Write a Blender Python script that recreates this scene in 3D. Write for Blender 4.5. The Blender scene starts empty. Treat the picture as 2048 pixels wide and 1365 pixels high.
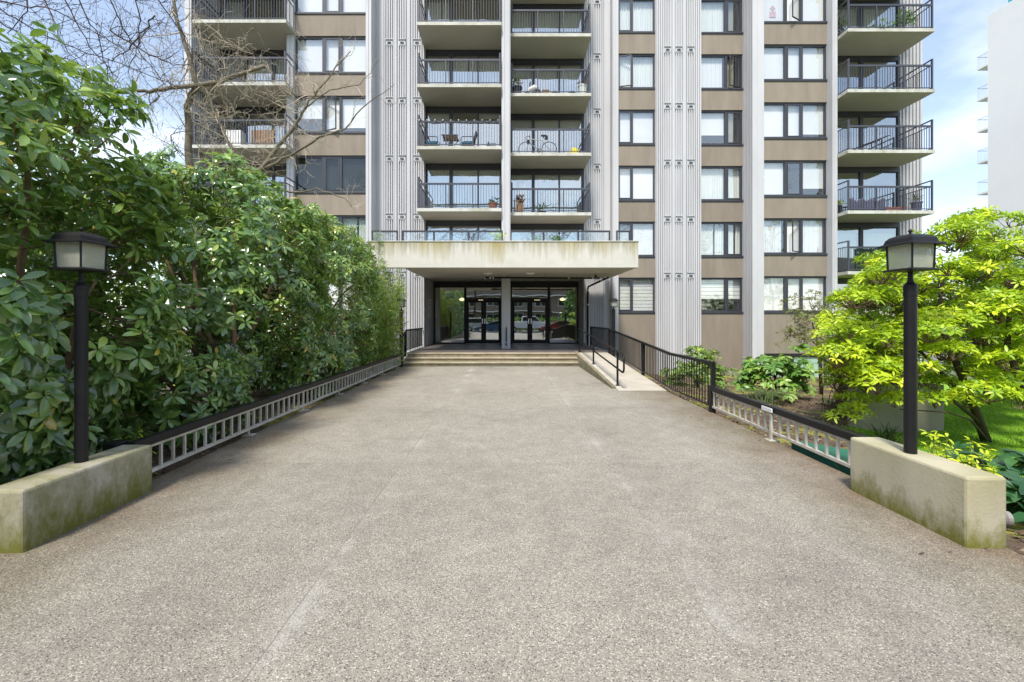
import bpy, math, random
import numpy as np
from mathutils import Vector, Matrix, noise as mnoise

random.seed(7)
RNG = np.random.default_rng(11)
SC = bpy.context.scene
COL = SC.collection
R = math.radians

# ------------------------------------------------------------------ camera, sky, sun, exposure
FPX, CX, HY = 910.0, 1015.0, 637.0          # focal length and vanishing point measured on the photograph (2048 px wide)
EYE = 1.7
cam = bpy.data.cameras.new('camera')
cam.sensor_width = 36.0
cam.lens = 36.0 * FPX / 2048.0
cam.shift_x = (1024.0 - CX) / 2048.0
cam.shift_y = -(682.5 - HY) / 2048.0
cam.clip_start = 0.05
cam.clip_end = 2000
co = bpy.data.objects.new('camera', cam)
COL.objects.link(co)
co.location = (0, 0, EYE)
co.rotation_euler = (R(90), 0, 0)
SC.camera = co

SUN_DIR = Vector((-0.17, -0.53, 0.83)).normalized()      # towards the sun
SKY_OFFSET = (2.1, 1.3, 2.6)
w = bpy.data.worlds.new('World')
SC.world = w
w.use_nodes = True
nt = w.node_tree
bg = nt.nodes['Background']
sky = nt.nodes.new('ShaderNodeTexSky')
sky.sky_type = 'NISHITA'
sky.sun_disc = False
sky.sun_elevation = math.asin(SUN_DIR.z)
sky.sun_rotation = math.atan2(SUN_DIR.x, SUN_DIR.y)
sky.air_density = 1.0
sky.dust_density = 0.6
sky.ozone_density = 0.7
tc = nt.nodes.new('ShaderNodeTexCoord')
mp = nt.nodes.new('ShaderNodeMapping')
mp.inputs['Scale'].default_value = (1.0, 1.0, 2.2)
mp.inputs['Location'].default_value = SKY_OFFSET
nz = nt.nodes.new('ShaderNodeTexNoise')
nz.inputs['Scale'].default_value = 1.5
nz.inputs['Detail'].default_value = 7
nz.inputs['Roughness'].default_value = 0.55
rp = nt.nodes.new('ShaderNodeValToRGB')
rp.color_ramp.elements[0].position = 0.50
rp.color_ramp.elements[0].color = (0.14, 0.14, 0.14, 1)
rp.color_ramp.elements[1].position = 0.72
rp.color_ramp.elements[1].color = (0.82, 0.82, 0.82, 1)
mx = nt.nodes.new('ShaderNodeMixRGB')
mx.inputs['Color2'].default_value = (7.6, 7.9, 8.2, 1)
nt.links.new(tc.outputs['Generated'], mp.inputs['Vector'])
nt.links.new(mp.outputs['Vector'], nz.inputs['Vector'])
nt.links.new(nz.outputs['Fac'], rp.inputs['Fac'])
nt.links.new(rp.outputs['Color'], mx.inputs['Fac'])
nt.links.new(sky.outputs['Color'], mx.inputs['Color1'])
nt.links.new(mx.outputs['Color'], bg.inputs['Color'])
bg.inputs['Strength'].default_value = 0.13

sun = bpy.data.lights.new('sun', 'SUN')
sun.energy = 2.8
sun.angle = R(9)
sun.color = (1.0, 0.94, 0.85)
so = bpy.data.objects.new('sun', sun)
COL.objects.link(so)
so.location = (10, -10, 30)
so.rotation_euler = (-SUN_DIR).to_track_quat('-Z', 'Y').to_euler()

SC.view_settings.view_transform = 'Standard'
SC.view_settings.look = 'None'
SC.view_settings.exposure = 0.92
SC.view_settings.gamma = 1.0
SC.view_settings.use_curve_mapping = False
SC.cycles.max_bounces = 8
SC.cycles.transparent_max_bounces = 12
SC.cycles.caustics_reflective = False
SC.cycles.caustics_refractive = False


def at(px, py, d):
    """a pixel of the 2048 px photograph at depth d -> world"""
    return Vector(((px - CX) * d / FPX, d, EYE - (py - HY) * d / FPX))


# ------------------------------------------------------------------ mesh helpers
WL = {}          # object -> world origin


class MB:
    def __init__(self):
        self.v, self.f, self.m = [], [], []

    def add(self, vs, fs, mi=0):
        b = len(self.v)
        self.v += [tuple(p) for p in vs]
        self.f += [tuple(b + i for i in f) for f in fs]
        self.m += [mi] * len(fs)
        return self

    def box(self, x0, x1, y0, y1, z0, z1, mi=0, bottom=None):
        vs = [(x0, y0, z0), (x1, y0, z0), (x1, y1, z0), (x0, y1, z0), (x0, y0, z1), (x1, y0, z1), (x1, y1, z1), (x0, y1, z1)]
        fs = [(0, 3, 2, 1), (4, 5, 6, 7), (0, 1, 5, 4), (1, 2, 6, 5), (2, 3, 7, 6), (3, 0, 4, 7)]
        self.add(vs, fs, mi)
        if bottom is not None:
            self.m[-6] = bottom
        return self

    def hexa(self, vs, mi=0):
        fs = [(0, 3, 2, 1), (4, 5, 6, 7), (0, 1, 5, 4), (1, 2, 6, 5), (2, 3, 7, 6), (3, 0, 4, 7)]
        return self.add(vs, fs, mi)

    def bar(self, p, q, wx, wz, mi=0):
        """rectangular bar from p to q; wx sideways, wz vertical"""
        p, q = Vector(p), Vector(q)
        d = (q - p).normalized()
        up = Vector((0, 0, 1))
        if abs(d.z) > 0.95:
            up = Vector((0, 1, 0))
        s = d.cross(up).normalized()
        u = s.cross(d).normalized()
        s, u = s * wx / 2, u * wz / 2
        return self.hexa([p - s - u, p + s - u, q + s - u, q - s - u, p - s + u, p + s + u, q + s + u, q - s + u], mi)

    def tube(self, pts, r, n=8, mi=0, cap=True):
        pts = [Vector(p) for p in pts]
        k = len(pts)
        rs = list(r) if isinstance(r, (list, tuple)) else [r] * k
        d0 = (pts[1] - pts[0]).normalized()
        a = Vector((0, 0, 1)) if abs(d0.z) < 0.9 else Vector((1, 0, 0))
        s = d0.cross(a).normalized()
        vs, fs = [], []
        for i, p in enumerate(pts):
            d = (pts[min(i + 1, k - 1)] - pts[max(i - 1, 0)]).normalized()
            s = (s - d * s.dot(d))
            if s.length < 1e-6:
                s = d.orthogonal()
            s.normalize()
            t = d.cross(s)
            for j in range(n):
                an = 2 * math.pi * j / n
                vs.append(p + (s * math.cos(an) + t * math.sin(an)) * rs[i])
        for i in range(k - 1):
            for j in range(n):
                a0, a1 = i * n + j, i * n + (j + 1) % n
                fs.append((a0, a1, a1 + n, a0 + n))
        if cap:
            fs.append(tuple(range(n - 1, -1, -1)))
            fs.append(tuple(range((k - 1) * n, k * n)))
        return self.add(vs, fs, mi)

    def lathe(self, c, prof, n=20, mi=0):
        vs, fs = [], []
        k = len(prof)
        for (r, z) in prof:
            for j in range(n):
                an = 2 * math.pi * j / n
                vs.append((c[0] + r * math.cos(an), c[1] + r * math.sin(an), c[2] + z))
        for i in range(k - 1):
            for j in range(n):
                a0, a1 = i * n + j, i * n + (j + 1) % n
                fs.append((a0, a1, a1 + n, a0 + n))
        fs.append(tuple(range(n - 1, -1, -1)))
        fs.append(tuple(range((k - 1) * n, k * n)))
        return self.add(vs, fs, mi)

    def prism(self, outline, axis, a0, a1, mi=0):
        """outline of 2D points extruded along axis ('x','y','z')"""
        def pt(p, a):
            return (a, p[0], p[1]) if axis == 'x' else (p[0], a, p[1]) if axis == 'y' else (p[0], p[1], a)
        n = len(outline)
        vs = [pt(p, a0) for p in outline] + [pt(p, a1) for p in outline]
        fs = [tuple(range(n - 1, -1, -1)), tuple(range(n, 2 * n))] + [(i, (i + 1) % n, n + (i + 1) % n, n + i) for i in range(n)]
        return self.add(vs, fs, mi)

    def build(self, name, mats, parent=None, smooth=False, bevel=0, origin=None, fix=False):
        v = np.array(self.v, dtype=np.float64)
        lo, hi = v.min(0), v.max(0)
        o = Vector(((lo[0] + hi[0]) / 2, (lo[1] + hi[1]) / 2, lo[2])) if origin is None else Vector(origin)
        v = v - np.array(o)
        me = bpy.data.meshes.new(name)
        me.from_pydata(v.tolist(), [], self.f)
        if not isinstance(mats, (list, tuple)):
            mats = [mats]
        for m in mats:
            me.materials.append(m)
        if len(mats) > 1:
            me.polygons.foreach_set('material_index', self.m)
        if smooth:
            me.polygons.foreach_set('use_smooth', [True] * len(self.f))
        if fix:
            import bmesh
            bm = bmesh.new()
            bm.from_mesh(me)
            bmesh.ops.recalc_face_normals(bm, faces=bm.faces)
            bm.to_mesh(me)
            bm.free()
        ob = place(name, me, o, parent)
        if bevel:
            b = ob.modifiers.new('bevel', 'BEVEL')
            b.width = bevel
            b.segments = 2
            b.limit_method = 'ANGLE'
        return ob


def place(name, me, o, parent=None):
    ob = bpy.data.objects.new(name, me)
    COL.objects.link(ob)
    o = Vector(o)
    WL[ob.name] = o
    if parent is not None:
        ob.parent = parent
        ob.location = o - WL[parent.name]
    else:
        ob.location = o
    return ob


def empty(name, o, parent=None):
    e = place(name, None, o, parent)
    e.empty_display_size = 0.3
    return e


def tag(o, label=None, cat=None, group=None, kind=None):
    if label:
        o['label'] = label
    if cat:
        o['category'] = cat
    if group:
        o['group'] = group
    if kind:
        o['kind'] = kind
    return o


def one(name, mats, label, cat, fn, group=None, kind=None, **kw):
    mb = MB()
    fn(mb)
    return tag(mb.build(name, mats, **kw), label, cat, group, kind)


def np_mesh(name, verts, tris, mat, attr=None, smooth=True):
    me = bpy.data.meshes.new(name)
    nv, nf = len(verts), len(tris)
    me.vertices.add(nv)
    me.vertices.foreach_set('co', np.ascontiguousarray(verts, dtype=np.float32).ravel())
    me.loops.add(nf * 3)
    me.loops.foreach_set('vertex_index', np.ascontiguousarray(tris, dtype=np.int32).ravel())
    me.polygons.add(nf)
    me.polygons.foreach_set('loop_start', np.arange(0, nf * 3, 3, dtype=np.int32))
    me.polygons.foreach_set('loop_total', np.full(nf, 3, dtype=np.int32))
    if smooth:
        me.polygons.foreach_set('use_smooth', np.ones(nf, dtype=bool))
    if attr is not None:
        a = me.attributes.new('tone', 'FLOAT', 'POINT')
        a.data.foreach_set('value', np.ascontiguousarray(attr, dtype=np.float32))
    me.materials.append(mat)
    me.update()
    me.validate()
    return me


# ------------------------------------------------------------------ materials
def new_mat(name):
    m = bpy.data.materials.new(name)
    m.use_nodes = True
    return m, m.node_tree, m.node_tree.nodes['Principled BSDF']


def N(nt, t, **kw):
    n = nt.nodes.new(t)
    for k, v in kw.items():
        if k in n.inputs:
            n.inputs[k].default_value = v
        else:
            setattr(n, k, v)
    return n


def L(nt, a, ao, b, bi):
    nt.links.new(a.outputs[ao], b.inputs[bi])


def ramp(nt, stops):
    r = nt.nodes.new('ShaderNodeValToRGB')
    e = r.color_ramp.elements
    while len(e) < len(stops):
        e.new(0.5)
    for i, (p, c) in enumerate(stops):
        e[i].position = p
        e[i].color = (c[0], c[1], c[2], 1) if isinstance(c, (tuple, list)) else (c, c, c, 1)
    return r


def pos_noise(nt, scale, detail=5, rough=0.6, stretch=None):
    g = nt.nodes.new('ShaderNodeNewGeometry')
    n = N(nt, 'ShaderNodeTexNoise', Scale=scale, Detail=detail, Roughness=rough)
    if stretch:
        mpn = nt.nodes.new('ShaderNodeMapping')
        mpn.inputs['Scale'].default_value = stretch
        L(nt, g, 'Position', mpn, 'Vector')
        L(nt, mpn, 'Vector', n, 'Vector')
    else:
        L(nt, g, 'Position', n, 'Vector')
    return n


def bump(nt, b, src, so, strength, dist=0.01):
    bp = N(nt, 'ShaderNodeBump', Strength=strength, Distance=dist)
    L(nt, src, so, bp, 'Height')
    L(nt, bp, 'Normal', b, 'Normal')
    return bp


def mixc(nt, fac, fo, a, b, mode='MIX'):
    """a, b: colour tuple or (node, socket); returns node with 'Color'"""
    m = nt.nodes.new('ShaderNodeMixRGB')
    m.blend_type = mode
    if fo is None:
        m.inputs['Fac'].default_value = fac
    else:
        L(nt, fac, fo, m, 'Fac')
    for i, c in (('Color1', a), ('Color2', b)):
        if isinstance(c[0], (int, float)):
            m.inputs[i].default_value = (c[0], c[1], c[2], 1)
        else:
            L(nt, c[0], c[1], m, i)
    return m


def simple(name, c1, c2=None, scale=3.0, rough=0.6, metal=0.0, bmp=0.0, bscale=60, stretch=None, spec=0.5, rnd=0.0):
    m, nt, b = new_mat(name)
    b.inputs['Roughness'].default_value = rough
    b.inputs['Metallic'].default_value = metal
    b.inputs['Specular IOR Level'].default_value = spec
    c2 = c2 or tuple(x * 0.85 for x in c1)
    n = pos_noise(nt, scale, stretch=stretch)
    r = ramp(nt, [(0.32, c1), (0.68, c2)])
    L(nt, n, 'Fac', r, 'Fac')
    if rnd:
        oi = nt.nodes.new('ShaderNodeObjectInfo')
        rv = ramp(nt, [(0.0, 1 - rnd), (1.0, 1 + rnd)])
        L(nt, oi, 'Random', rv, 'Fac')
        r = mixc(nt, 1.0, None, (r, 'Color'), (rv, 'Color'), 'MULTIPLY')
    L(nt, r, 'Color', b, 'Base Color')
    if bmp:
        n2 = pos_noise(nt, bscale)
        bump(nt, b, n2, 'Fac', bmp)
    return m


def streaked(name, base, dirt, dirt2, ztop, drop, streak=7.0, rough=0.8, low=None):
    """painted concrete with algae running down from ztop; low=(z, height, colour, amount) for moss above the ground"""
    m, nt, b = new_mat(name)
    b.inputs['Roughness'].default_value = rough
    g = nt.nodes.new('ShaderNodeNewGeometry')
    sx = nt.nodes.new('ShaderNodeSeparateXYZ')
    L(nt, g, 'Position', sx, 'Vector')
    n1 = pos_noise(nt, streak, 4, 0.6, (1, 1, 0.07))
    n2 = pos_noise(nt, 1.1, 3, 0.5, (1, 1, 0.2))
    nb = pos_noise(nt, 2.0, 5, 0.6)
    rb = ramp(nt, [(0.3, base), (0.7, tuple(c * 0.88 for c in base))])
    L(nt, nb, 'Fac', rb, 'Fac')
    # distance below the top edge, 0..1 over 'drop'
    s = N(nt, 'ShaderNodeMath', operation='MULTIPLY_ADD')
    L(nt, sx, 'Z', s, 0)
    s.inputs[1].default_value = 1.0 / drop
    s.inputs[2].default_value = 1.0 - ztop / drop
    add = N(nt, 'ShaderNodeMath', operation='ADD')
    L(nt, s, 'Value', add, 0)
    L(nt, n1, 'Fac', add, 1)
    mul = N(nt, 'ShaderNodeMath', operation='MULTIPLY')
    L(nt, n2, 'Fac', mul, 0)
    mul.inputs[1].default_value = 1.1
    a2 = N(nt, 'ShaderNodeMath', operation='ADD')
    L(nt, add, 'Value', a2, 0)
    L(nt, mul, 'Value', a2, 1)
    r1 = ramp(nt, [(0.0, 0.0), (0.38, 0.0), (0.75, 0.95)])
    sc = N(nt, 'ShaderNodeMath', operation='MULTIPLY_ADD')
    L(nt, a2, 'Value', sc, 0)
    sc.inputs[1].default_value = 0.62
    sc.inputs[2].default_value = -0.62
    L(nt, sc, 'Value', r1, 'Fac')
    rd = ramp(nt, [(0.4, dirt), (0.6, dirt2)])
    L(nt, n2, 'Fac', rd, 'Fac')
    c = mixc(nt, r1, 'Color', (rb, 'Color'), (rd, 'Color'))
    if low:
        z0, h, lc, amt = low
        q = N(nt, 'ShaderNodeMath', operation='MULTIPLY_ADD')
        L(nt, sx, 'Z', q, 0)
        q.inputs[1].default_value = -1.0 / h
        q.inputs[2].default_value = 1.0 + z0 / h
        n3 = pos_noise(nt, 6.5, 10, 0.78, (1, 1, 0.5))
        a3 = N(nt, 'ShaderNodeMath', operation='MULTIPLY_ADD')
        L(nt, n3, 'Fac', a3, 0)
        a3.inputs[1].default_value = 2.2
        L(nt, q, 'Value', a3, 2)
        r3 = ramp(nt, [(0.0, 0.0), (0.25, 0.0), (0.6, amt * 0.55), (1.0, amt)])
        sc3 = N(nt, 'ShaderNodeMath', operation='ADD')
        L(nt, a3, 'Value', sc3, 0)
        sc3.inputs[1].default_value = -1.1
        L(nt, sc3, 'Value', r3, 'Fac')
        c = mixc(nt, r3, 'Color', (c, 'Color'), lc)
    L(nt, c, 'Color', b, 'Base Color')
    n4 = pos_noise(nt, 30, 9, 0.75)
    bump(nt, b, n4, 'Fac', 0.5, 0.012)
    return m


def aggregate(name, tint=1.0, warm=0.0):
    m, nt, b = new_mat(name)
    b.inputs['Roughness'].default_value = 0.78
    g = nt.nodes.new('ShaderNodeNewGeometry')
    v = N(nt, 'ShaderNodeTexVoronoi', Scale=135.0)
    v.inputs['Randomness'].default_value = 1.0
    L(nt, g, 'Position', v, 'Vector')
    sep = nt.nodes.new('ShaderNodeSeparateColor')
    L(nt, v, 'Color', sep, 'Color')
    t = tint
    stones = ramp(nt, [(0.0, (0.05 * t, 0.05 * t, 0.052 * t)), (0.13, (0.17 * t, 0.162 * t, 0.148 * t)), (0.42, (0.33 * t, 0.300 * t, 0.255 * t)),
                       (0.8, (0.40 * t, 0.365 * t, 0.31 * t)), (1.0, (0.72 * t, 0.68 * t, 0.60 * t))])
    L(nt, sep, 'Red', stones, 'Fac')
    edge = ramp(nt, [(0.0, 0.0), (0.42, 0.0), (0.75, 1.0)])
    mm = N(nt, 'ShaderNodeMath', operation='MULTIPLY')
    L(nt, v, 'Distance', mm, 0)
    mm.inputs[1].default_value = 1.0
    L(nt, mm, 'Value', edge, 'Fac')
    c = mixc(nt, edge, 'Color', (stones, 'Color'), (0.32 * t, 0.294 * t, 0.25 * t))
    # broad wear and damp patches
    n1 = pos_noise(nt, 0.55, 6, 0.62)
    r1 = ramp(nt, [(0.22, (0.62, 0.62, 0.60)), (0.42, (0.92, 0.91, 0.89)), (0.6, (1.02, 1.01, 0.99)), (0.8, (1.2, 1.19, 1.17))])
    L(nt, n1, 'Fac', r1, 'Fac')
    c = mixc(nt, 1.0, None, (c, 'Color'), (r1, 'Color'), 'MULTIPLY')
    n2 = pos_noise(nt, 4.0, 5, 0.7)
    r2 = ramp(nt, [(0.3, 0.86), (0.7, 1.12)])
    L(nt, n2, 'Fac', r2, 'Fac')
    c = mixc(nt, 1.0, None, (c, 'Color'), (r2, 'Color'), 'MULTIPLY')
    # pale lime bloom beside the long joints near the street
    sx = nt.nodes.new('ShaderNodeSeparateXYZ')
    L(nt, g, 'Position', sx, 'Vector')
    ab = N(nt, 'ShaderNodeMath', operation='ABSOLUTE')
    L(nt, sx, 'X', ab, 0)
    j = N(nt, 'ShaderNodeMath', operation='SUBTRACT')
    L(nt, ab, 'Value', j, 0)
    j.inputs[1].default_value = 1.2
    ja = N(nt, 'ShaderNodeMath', operation='ABSOLUTE')
    L(nt, j, 'Value', ja, 0)
    jr = ramp(nt, [(0.0, 0.42), (0.06, 0.20), (0.25, 0.0)])
    L(nt, ja, 'Value', jr, 'Fac')
    n3 = pos_noise(nt, 0.9, 5, 0.65)
    r3 = ramp(nt, [(0.50, 0.0), (0.64, 1.0)])
    L(nt, n3, 'Fac', r3, 'Fac')
    bl = mixc(nt, 1.0, None, (jr, 'Color'), (r3, 'Color'), 'MULTIPLY')
    c = mixc(nt, bl, 'Color', (c, 'Color'), (0.58, 0.56, 0.53))
    # brown leaf stain and algae along the two edges
    er = N(nt, 'ShaderNodeMapRange')
    L(nt, ab, 'Value', er, 'Value')
    er.inputs['From Min'].default_value = 2.2
    er.inputs['From Max'].default_value = 3.75
    n5 = pos_noise(nt, 1.3, 6, 0.65)
    e2 = N(nt, 'ShaderNodeMath', operation='MULTIPLY')
    L(nt, er, 'Result', e2, 0)
    L(nt, n5, 'Fac', e2, 1)
    rr = ramp(nt, [(0.10, 0.0), (0.50, 0.95)])
    L(nt, e2, 'Value', rr, 'Fac')
    n6 = pos_noise(nt, 0.7, 4, 0.6)
    stain = ramp(nt, [(0.4, (0.60, 0.47, 0.35)), (0.6, (0.52, 0.48, 0.35))])
    L(nt, n6, 'Fac', stain, 'Fac')
    cs = mixc(nt, 1.0, None, (c, 'Color'), (stain, 'Color'), 'MULTIPLY')
    c = mixc(nt, rr, 'Color', (c, 'Color'), (cs, 'Color'))
    oi = nt.nodes.new('ShaderNodeObjectInfo')
    rv = ramp(nt, [(0.0, 0.97), (1.0, 1.03)])
    L(nt, oi, 'Random', rv, 'Fac')
    c = mixc(nt, 1.0, None, (c, 'Color'), (rv, 'Color'), 'MULTIPLY')
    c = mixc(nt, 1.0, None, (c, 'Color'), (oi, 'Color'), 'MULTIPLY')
    L(nt, c, 'Color', b, 'Base Color')
    inv = N(nt, 'ShaderNodeMath', operation='SUBTRACT')
    inv.inputs[0].default_value = 1.0
    L(nt, v, 'Distance', inv, 1)
    bump(nt, b, inv, 'Value', 0.45, 0.006)
    return m


def glass(name, refl, tint, wav=0.012, scale=0.9):
    m = bpy.data.materials.new(name)
    m.use_nodes = True
    nt = m.node_tree
    nt.nodes.remove(nt.nodes['Principled BSDF'])
    out = nt.nodes['Material Output']
    tr = N(nt, 'ShaderNodeBsdfTransparent')
    tr.inputs['Color'].default_value = (*tint, 1)
    gl = N(nt, 'ShaderNodeBsdfGlossy', Roughness=0.0)
    gl.inputs['Color'].default_value = (0.94, 0.97, 0.97, 1)
    n = pos_noise(nt, scale, 2, 0.4)
    bp = N(nt, 'ShaderNodeBump', Strength=1.0, Distance=wav)
    L(nt, n, 'Fac', bp, 'Height')
    L(nt, bp, 'Normal', gl, 'Normal')
    lw = N(nt, 'ShaderNodeLayerWeight', Blend=0.5)
    pw = N(nt, 'ShaderNodeMath', operation='POWER')
    L(nt, lw, 'Facing', pw, 0)
    pw.inputs[1].default_value = 5.0
    ad = N(nt, 'ShaderNodeMath', operation='MULTIPLY_ADD', use_clamp=True)
    L(nt, pw, 'Value', ad, 0)
    ad.inputs[1].default_value = 1.0 - refl
    ad.inputs[2].default_value = refl
    ms = N(nt, 'ShaderNodeMixShader')
    L(nt, ad, 'Value', ms, 'Fac')
    L(nt, tr, 'BSDF', ms, 1)
    L(nt, gl, 'BSDF', ms, 2)
    L(nt, ms, 'Shader', out, 'Surface')
    return m


def leafmat(name, stops, rough=0.4, trans=0.3, tcol=(0.25, 0.4, 0.04), spec=0.5):
    m, nt, b = new_mat(name)
    at_ = N(nt, 'ShaderNodeAttribute', attribute_name='tone')
    r = ramp(nt, stops)
    L(nt, at_, 'Fac', r, 'Fac')
    L(nt, r, 'Color', b, 'Base Color')
    b.inputs['Roughness'].default_value = rough
    b.inputs['Specular IOR Level'].default_value = spec
    tl = N(nt, 'ShaderNodeBsdfTranslucent')
    tl.inputs['Color'].default_value = (*tcol, 1)
    ms = N(nt, 'ShaderNodeMixShader')
    ms.inputs['Fac'].default_value = trans
    L(nt, b, 'BSDF', ms, 1)
    L(nt, tl, 'BSDF', ms, 2)
    L(nt, ms, 'Shader', nt.nodes['Material Output'], 'Surface')
    return m


def emit(name, col, s):
    m, nt, b = new_mat(name)
    b.inputs['Base Color'].default_value = (*col, 1)
    b.inputs['Emission Color'].default_value = (*col, 1)
    b.inputs['Emission Strength'].default_value = s
    return m


M = {}
M['agg'] = aggregate('exposed aggregate concrete', 0.90)
M['joint'] = simple('joint filler', (0.40, 0.37, 0.32), (0.24, 0.22, 0.19), rough=0.95)
M['tread'] = simple('pale step nosing', (0.46, 0.40, 0.29), (0.30, 0.25, 0.16), 2.0, 0.9, bmp=0.3, bscale=120)
M['step'] = streaked('mossy step concrete', (0.46, 0.41, 0.32), (0.16, 0.14, 0.07), (0.2, 0.17, 0.1), 0.45, 3.0, 3.0, 0.9, (0.0, 0.5, (0.10, 0.095, 0.045), 0.75))
M['ramp'] = simple('ramp concrete', (0.50, 0.46, 0.39), (0.40, 0.36, 0.28), 1.4, 0.85, bmp=0.3, bscale=120)
M['tile'] = simple('dark landing paving', (0.16, 0.135, 0.125), (0.105, 0.09, 0.085), 2.2, 0.5, bmp=0.1)
M['canopy'] = streaked('canopy render', (0.60, 0.58, 0.505), (0.16, 0.14, 0.035), (0.33, 0.27, 0.10), 4.45, 1.35, 9.0, 0.8)
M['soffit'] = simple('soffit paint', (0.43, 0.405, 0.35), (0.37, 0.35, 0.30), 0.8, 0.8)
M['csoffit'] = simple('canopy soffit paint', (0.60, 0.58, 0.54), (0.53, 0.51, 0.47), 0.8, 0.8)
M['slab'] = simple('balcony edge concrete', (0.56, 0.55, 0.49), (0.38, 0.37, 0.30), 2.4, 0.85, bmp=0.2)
M['slabmoss'] = streaked('mossy balcony edge', (0.58, 0.58, 0.53), (0.20, 0.19, 0.09), (0.26, 0.25, 0.15), 30.0, 60.0, 4.0, 0.9)
M['rib'] = simple('ribbed panel paint', (0.545, 0.545, 0.56), (0.44, 0.44, 0.45), 1.6, 0.7, stretch=(1, 1, 0.10))
M['pier'] = simple('smooth pier paint', (0.55, 0.55, 0.565), (0.47, 0.47, 0.48), 1.2, 0.75, stretch=(1, 1, 0.2), bmp=0.06)
M['spandrel'] = simple('taupe stucco', (0.282, 0.236, 0.184), (0.220, 0.184, 0.145), 2.2, 0.85, bmp=0.3, bscale=90, stretch=(1, 1, 0.22), rnd=0.06)
M['frame'] = simple('charcoal window frame', (0.042, 0.044, 0.055), (0.035, 0.036, 0.045), 3, 0.45)
M['rail'] = simple('charcoal railing paint', (0.06, 0.063, 0.08), (0.048, 0.05, 0.065), 3, 0.4)
M['blackpaint'] = simple('black railing paint', (0.010, 0.010, 0.012), (0.016, 0.015, 0.015), 5, 0.42, bmp=0.05, spec=0.22)
M['galv'] = simple('weathered pale bars', (0.56, 0.53, 0.48), (0.36, 0.33, 0.26), 9, 0.6, stretch=(1, 1, 0.4))
M['black'] = simple('black', (0.012, 0.012, 0.013), None, 3, 0.6)
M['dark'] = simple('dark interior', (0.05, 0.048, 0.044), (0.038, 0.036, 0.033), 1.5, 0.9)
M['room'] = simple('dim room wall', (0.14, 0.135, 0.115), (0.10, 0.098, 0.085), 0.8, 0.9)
M['blind'] = simple('white blind', (0.84, 0.84, 0.82), (0.78, 0.78, 0.75), 1.0, 0.8, rnd=0.07)
M['lobby'] = simple('lobby wall', (0.42, 0.38, 0.29), (0.34, 0.30, 0.23), 0.8, 0.8)
M['curtain'] = simple('pale curtain', (0.76, 0.79, 0.73), (0.66, 0.69, 0.63), 2.0, 0.9, stretch=(3, 3, 0.3))
M['drape'] = simple('olive drape', (0.30, 0.29, 0.19), (0.22, 0.21, 0.13), 2.0, 0.9)
M['glass'] = glass('window glass', 0.22, (0.97, 0.98, 0.98))
M['glassdim'] = glass('reflection-dimmed window glass', 0.07, (0.75, 0.80, 0.76))  # window glass copy, dimmed to stand in for dark tree reflections
M['glassdoor'] = glass('balcony door glass', 0.42, (0.88, 0.91, 0.88))
M['glassent'] = glass('entrance glass', 0.55, (0.55, 0.66, 0.60), 0.004, 0.6)
M['glassrail'] = glass('terrace rail glass', 0.16, (0.84, 0.90, 0.90))
M['mint'] = simple('mint frosted panel', (0.36, 0.50, 0.46), (0.32, 0.45, 0.42), 1, 0.3)
M['white'] = simple('white paint', (0.80, 0.80, 0.79), (0.74, 0.74, 0.73), 1.0, 0.6)
M['steel'] = simple('brushed steel', (0.75, 0.75, 0.75), (0.65, 0.65, 0.65), 8, 0.35, 0.9)
M['blockL'] = streaked('mossy plinth concrete', (0.40, 0.37, 0.30), (0.14, 0.145, 0.025), (0.23, 0.215, 0.07), 0.66, 0.8, 5.5, 0.88, (0.0, 0.66, (0.125, 0.125, 0.018), 1.0))
M['blockR'] = streaked('cleaner plinth concrete', (0.48, 0.43, 0.345), (0.28, 0.26, 0.12), (0.45, 0.41, 0.28), 0.40, 0.9, 4.5, 0.88, (0.0, 0.30, (0.15, 0.145, 0.02), 1.0))
M['retain'] = streaked('weathered retaining wall', (0.40, 0.36, 0.27), (0.17, 0.15, 0.085), (0.22, 0.20, 0.13), 0.4, 1.2, 2.2, 0.9)
M['bark'] = simple('rhododendron bark', (0.19, 0.125, 0.075), (0.10, 0.065, 0.04), 9, 0.85, bmp=0.4, bscale=40)
M['barkdark'] = simple('dark bark', (0.085, 0.055, 0.038), (0.05, 0.033, 0.025), 12, 0.85, bmp=0.5, bscale=40)
M['twig'] = simple('bare twig bark', (0.62, 0.54, 0.41), (0.30, 0.24, 0.17), 3.0, 0.8)
M['limb'] = simple('mossy limb bark', (0.20, 0.175, 0.12), (0.11, 0.09, 0.065), 5.0, 0.85, bmp=0.4, bscale=50)
M['frost'] = simple('frosted lantern glass', (0.60, 0.60, 0.50), (0.44, 0.45, 0.36), 30, 0.35, bmp=0.5, bscale=110)
M['bulb'] = simple('white bulb', (0.85, 0.85, 0.82), None, 3, 0.3)
M['terracotta'] = simple('terracotta', (0.36, 0.14, 0.08), (0.25, 0.10, 0.06), 8, 0.8)
M['utility'] = simple('green painted lid', (0.025, 0.17, 0.115), (0.035, 0.13, 0.09), 4, 0.5)
M['pvc'] = simple('grey drain pipe', (0.30, 0.28, 0.26), (0.16, 0.14, 0.125), 4, 0.5)
M['stone'] = simple('grey stone', (0.22, 0.21, 0.20), (0.12, 0.115, 0.11), 7, 0.85, bmp=0.5, bscale=30)
M['blue'] = simple('blue cushion', (0.01, 0.10, 0.16), None, 5, 0.9)
M['wood'] = simple('slatted wood', (0.36, 0.21, 0.10), (0.26, 0.15, 0.07), 6, 0.6, stretch=(1, 8, 1))
M['yellow'] = simple('yellow cloth', (0.75, 0.62, 0.03), (0.6, 0.48, 0.02), 6, 0.7)
M['tarp'] = simple('violet grey tarp', (0.11, 0.11, 0.17), (0.07, 0.07, 0.11), 3, 0.6, bmp=0.4, bscale=12)
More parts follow.
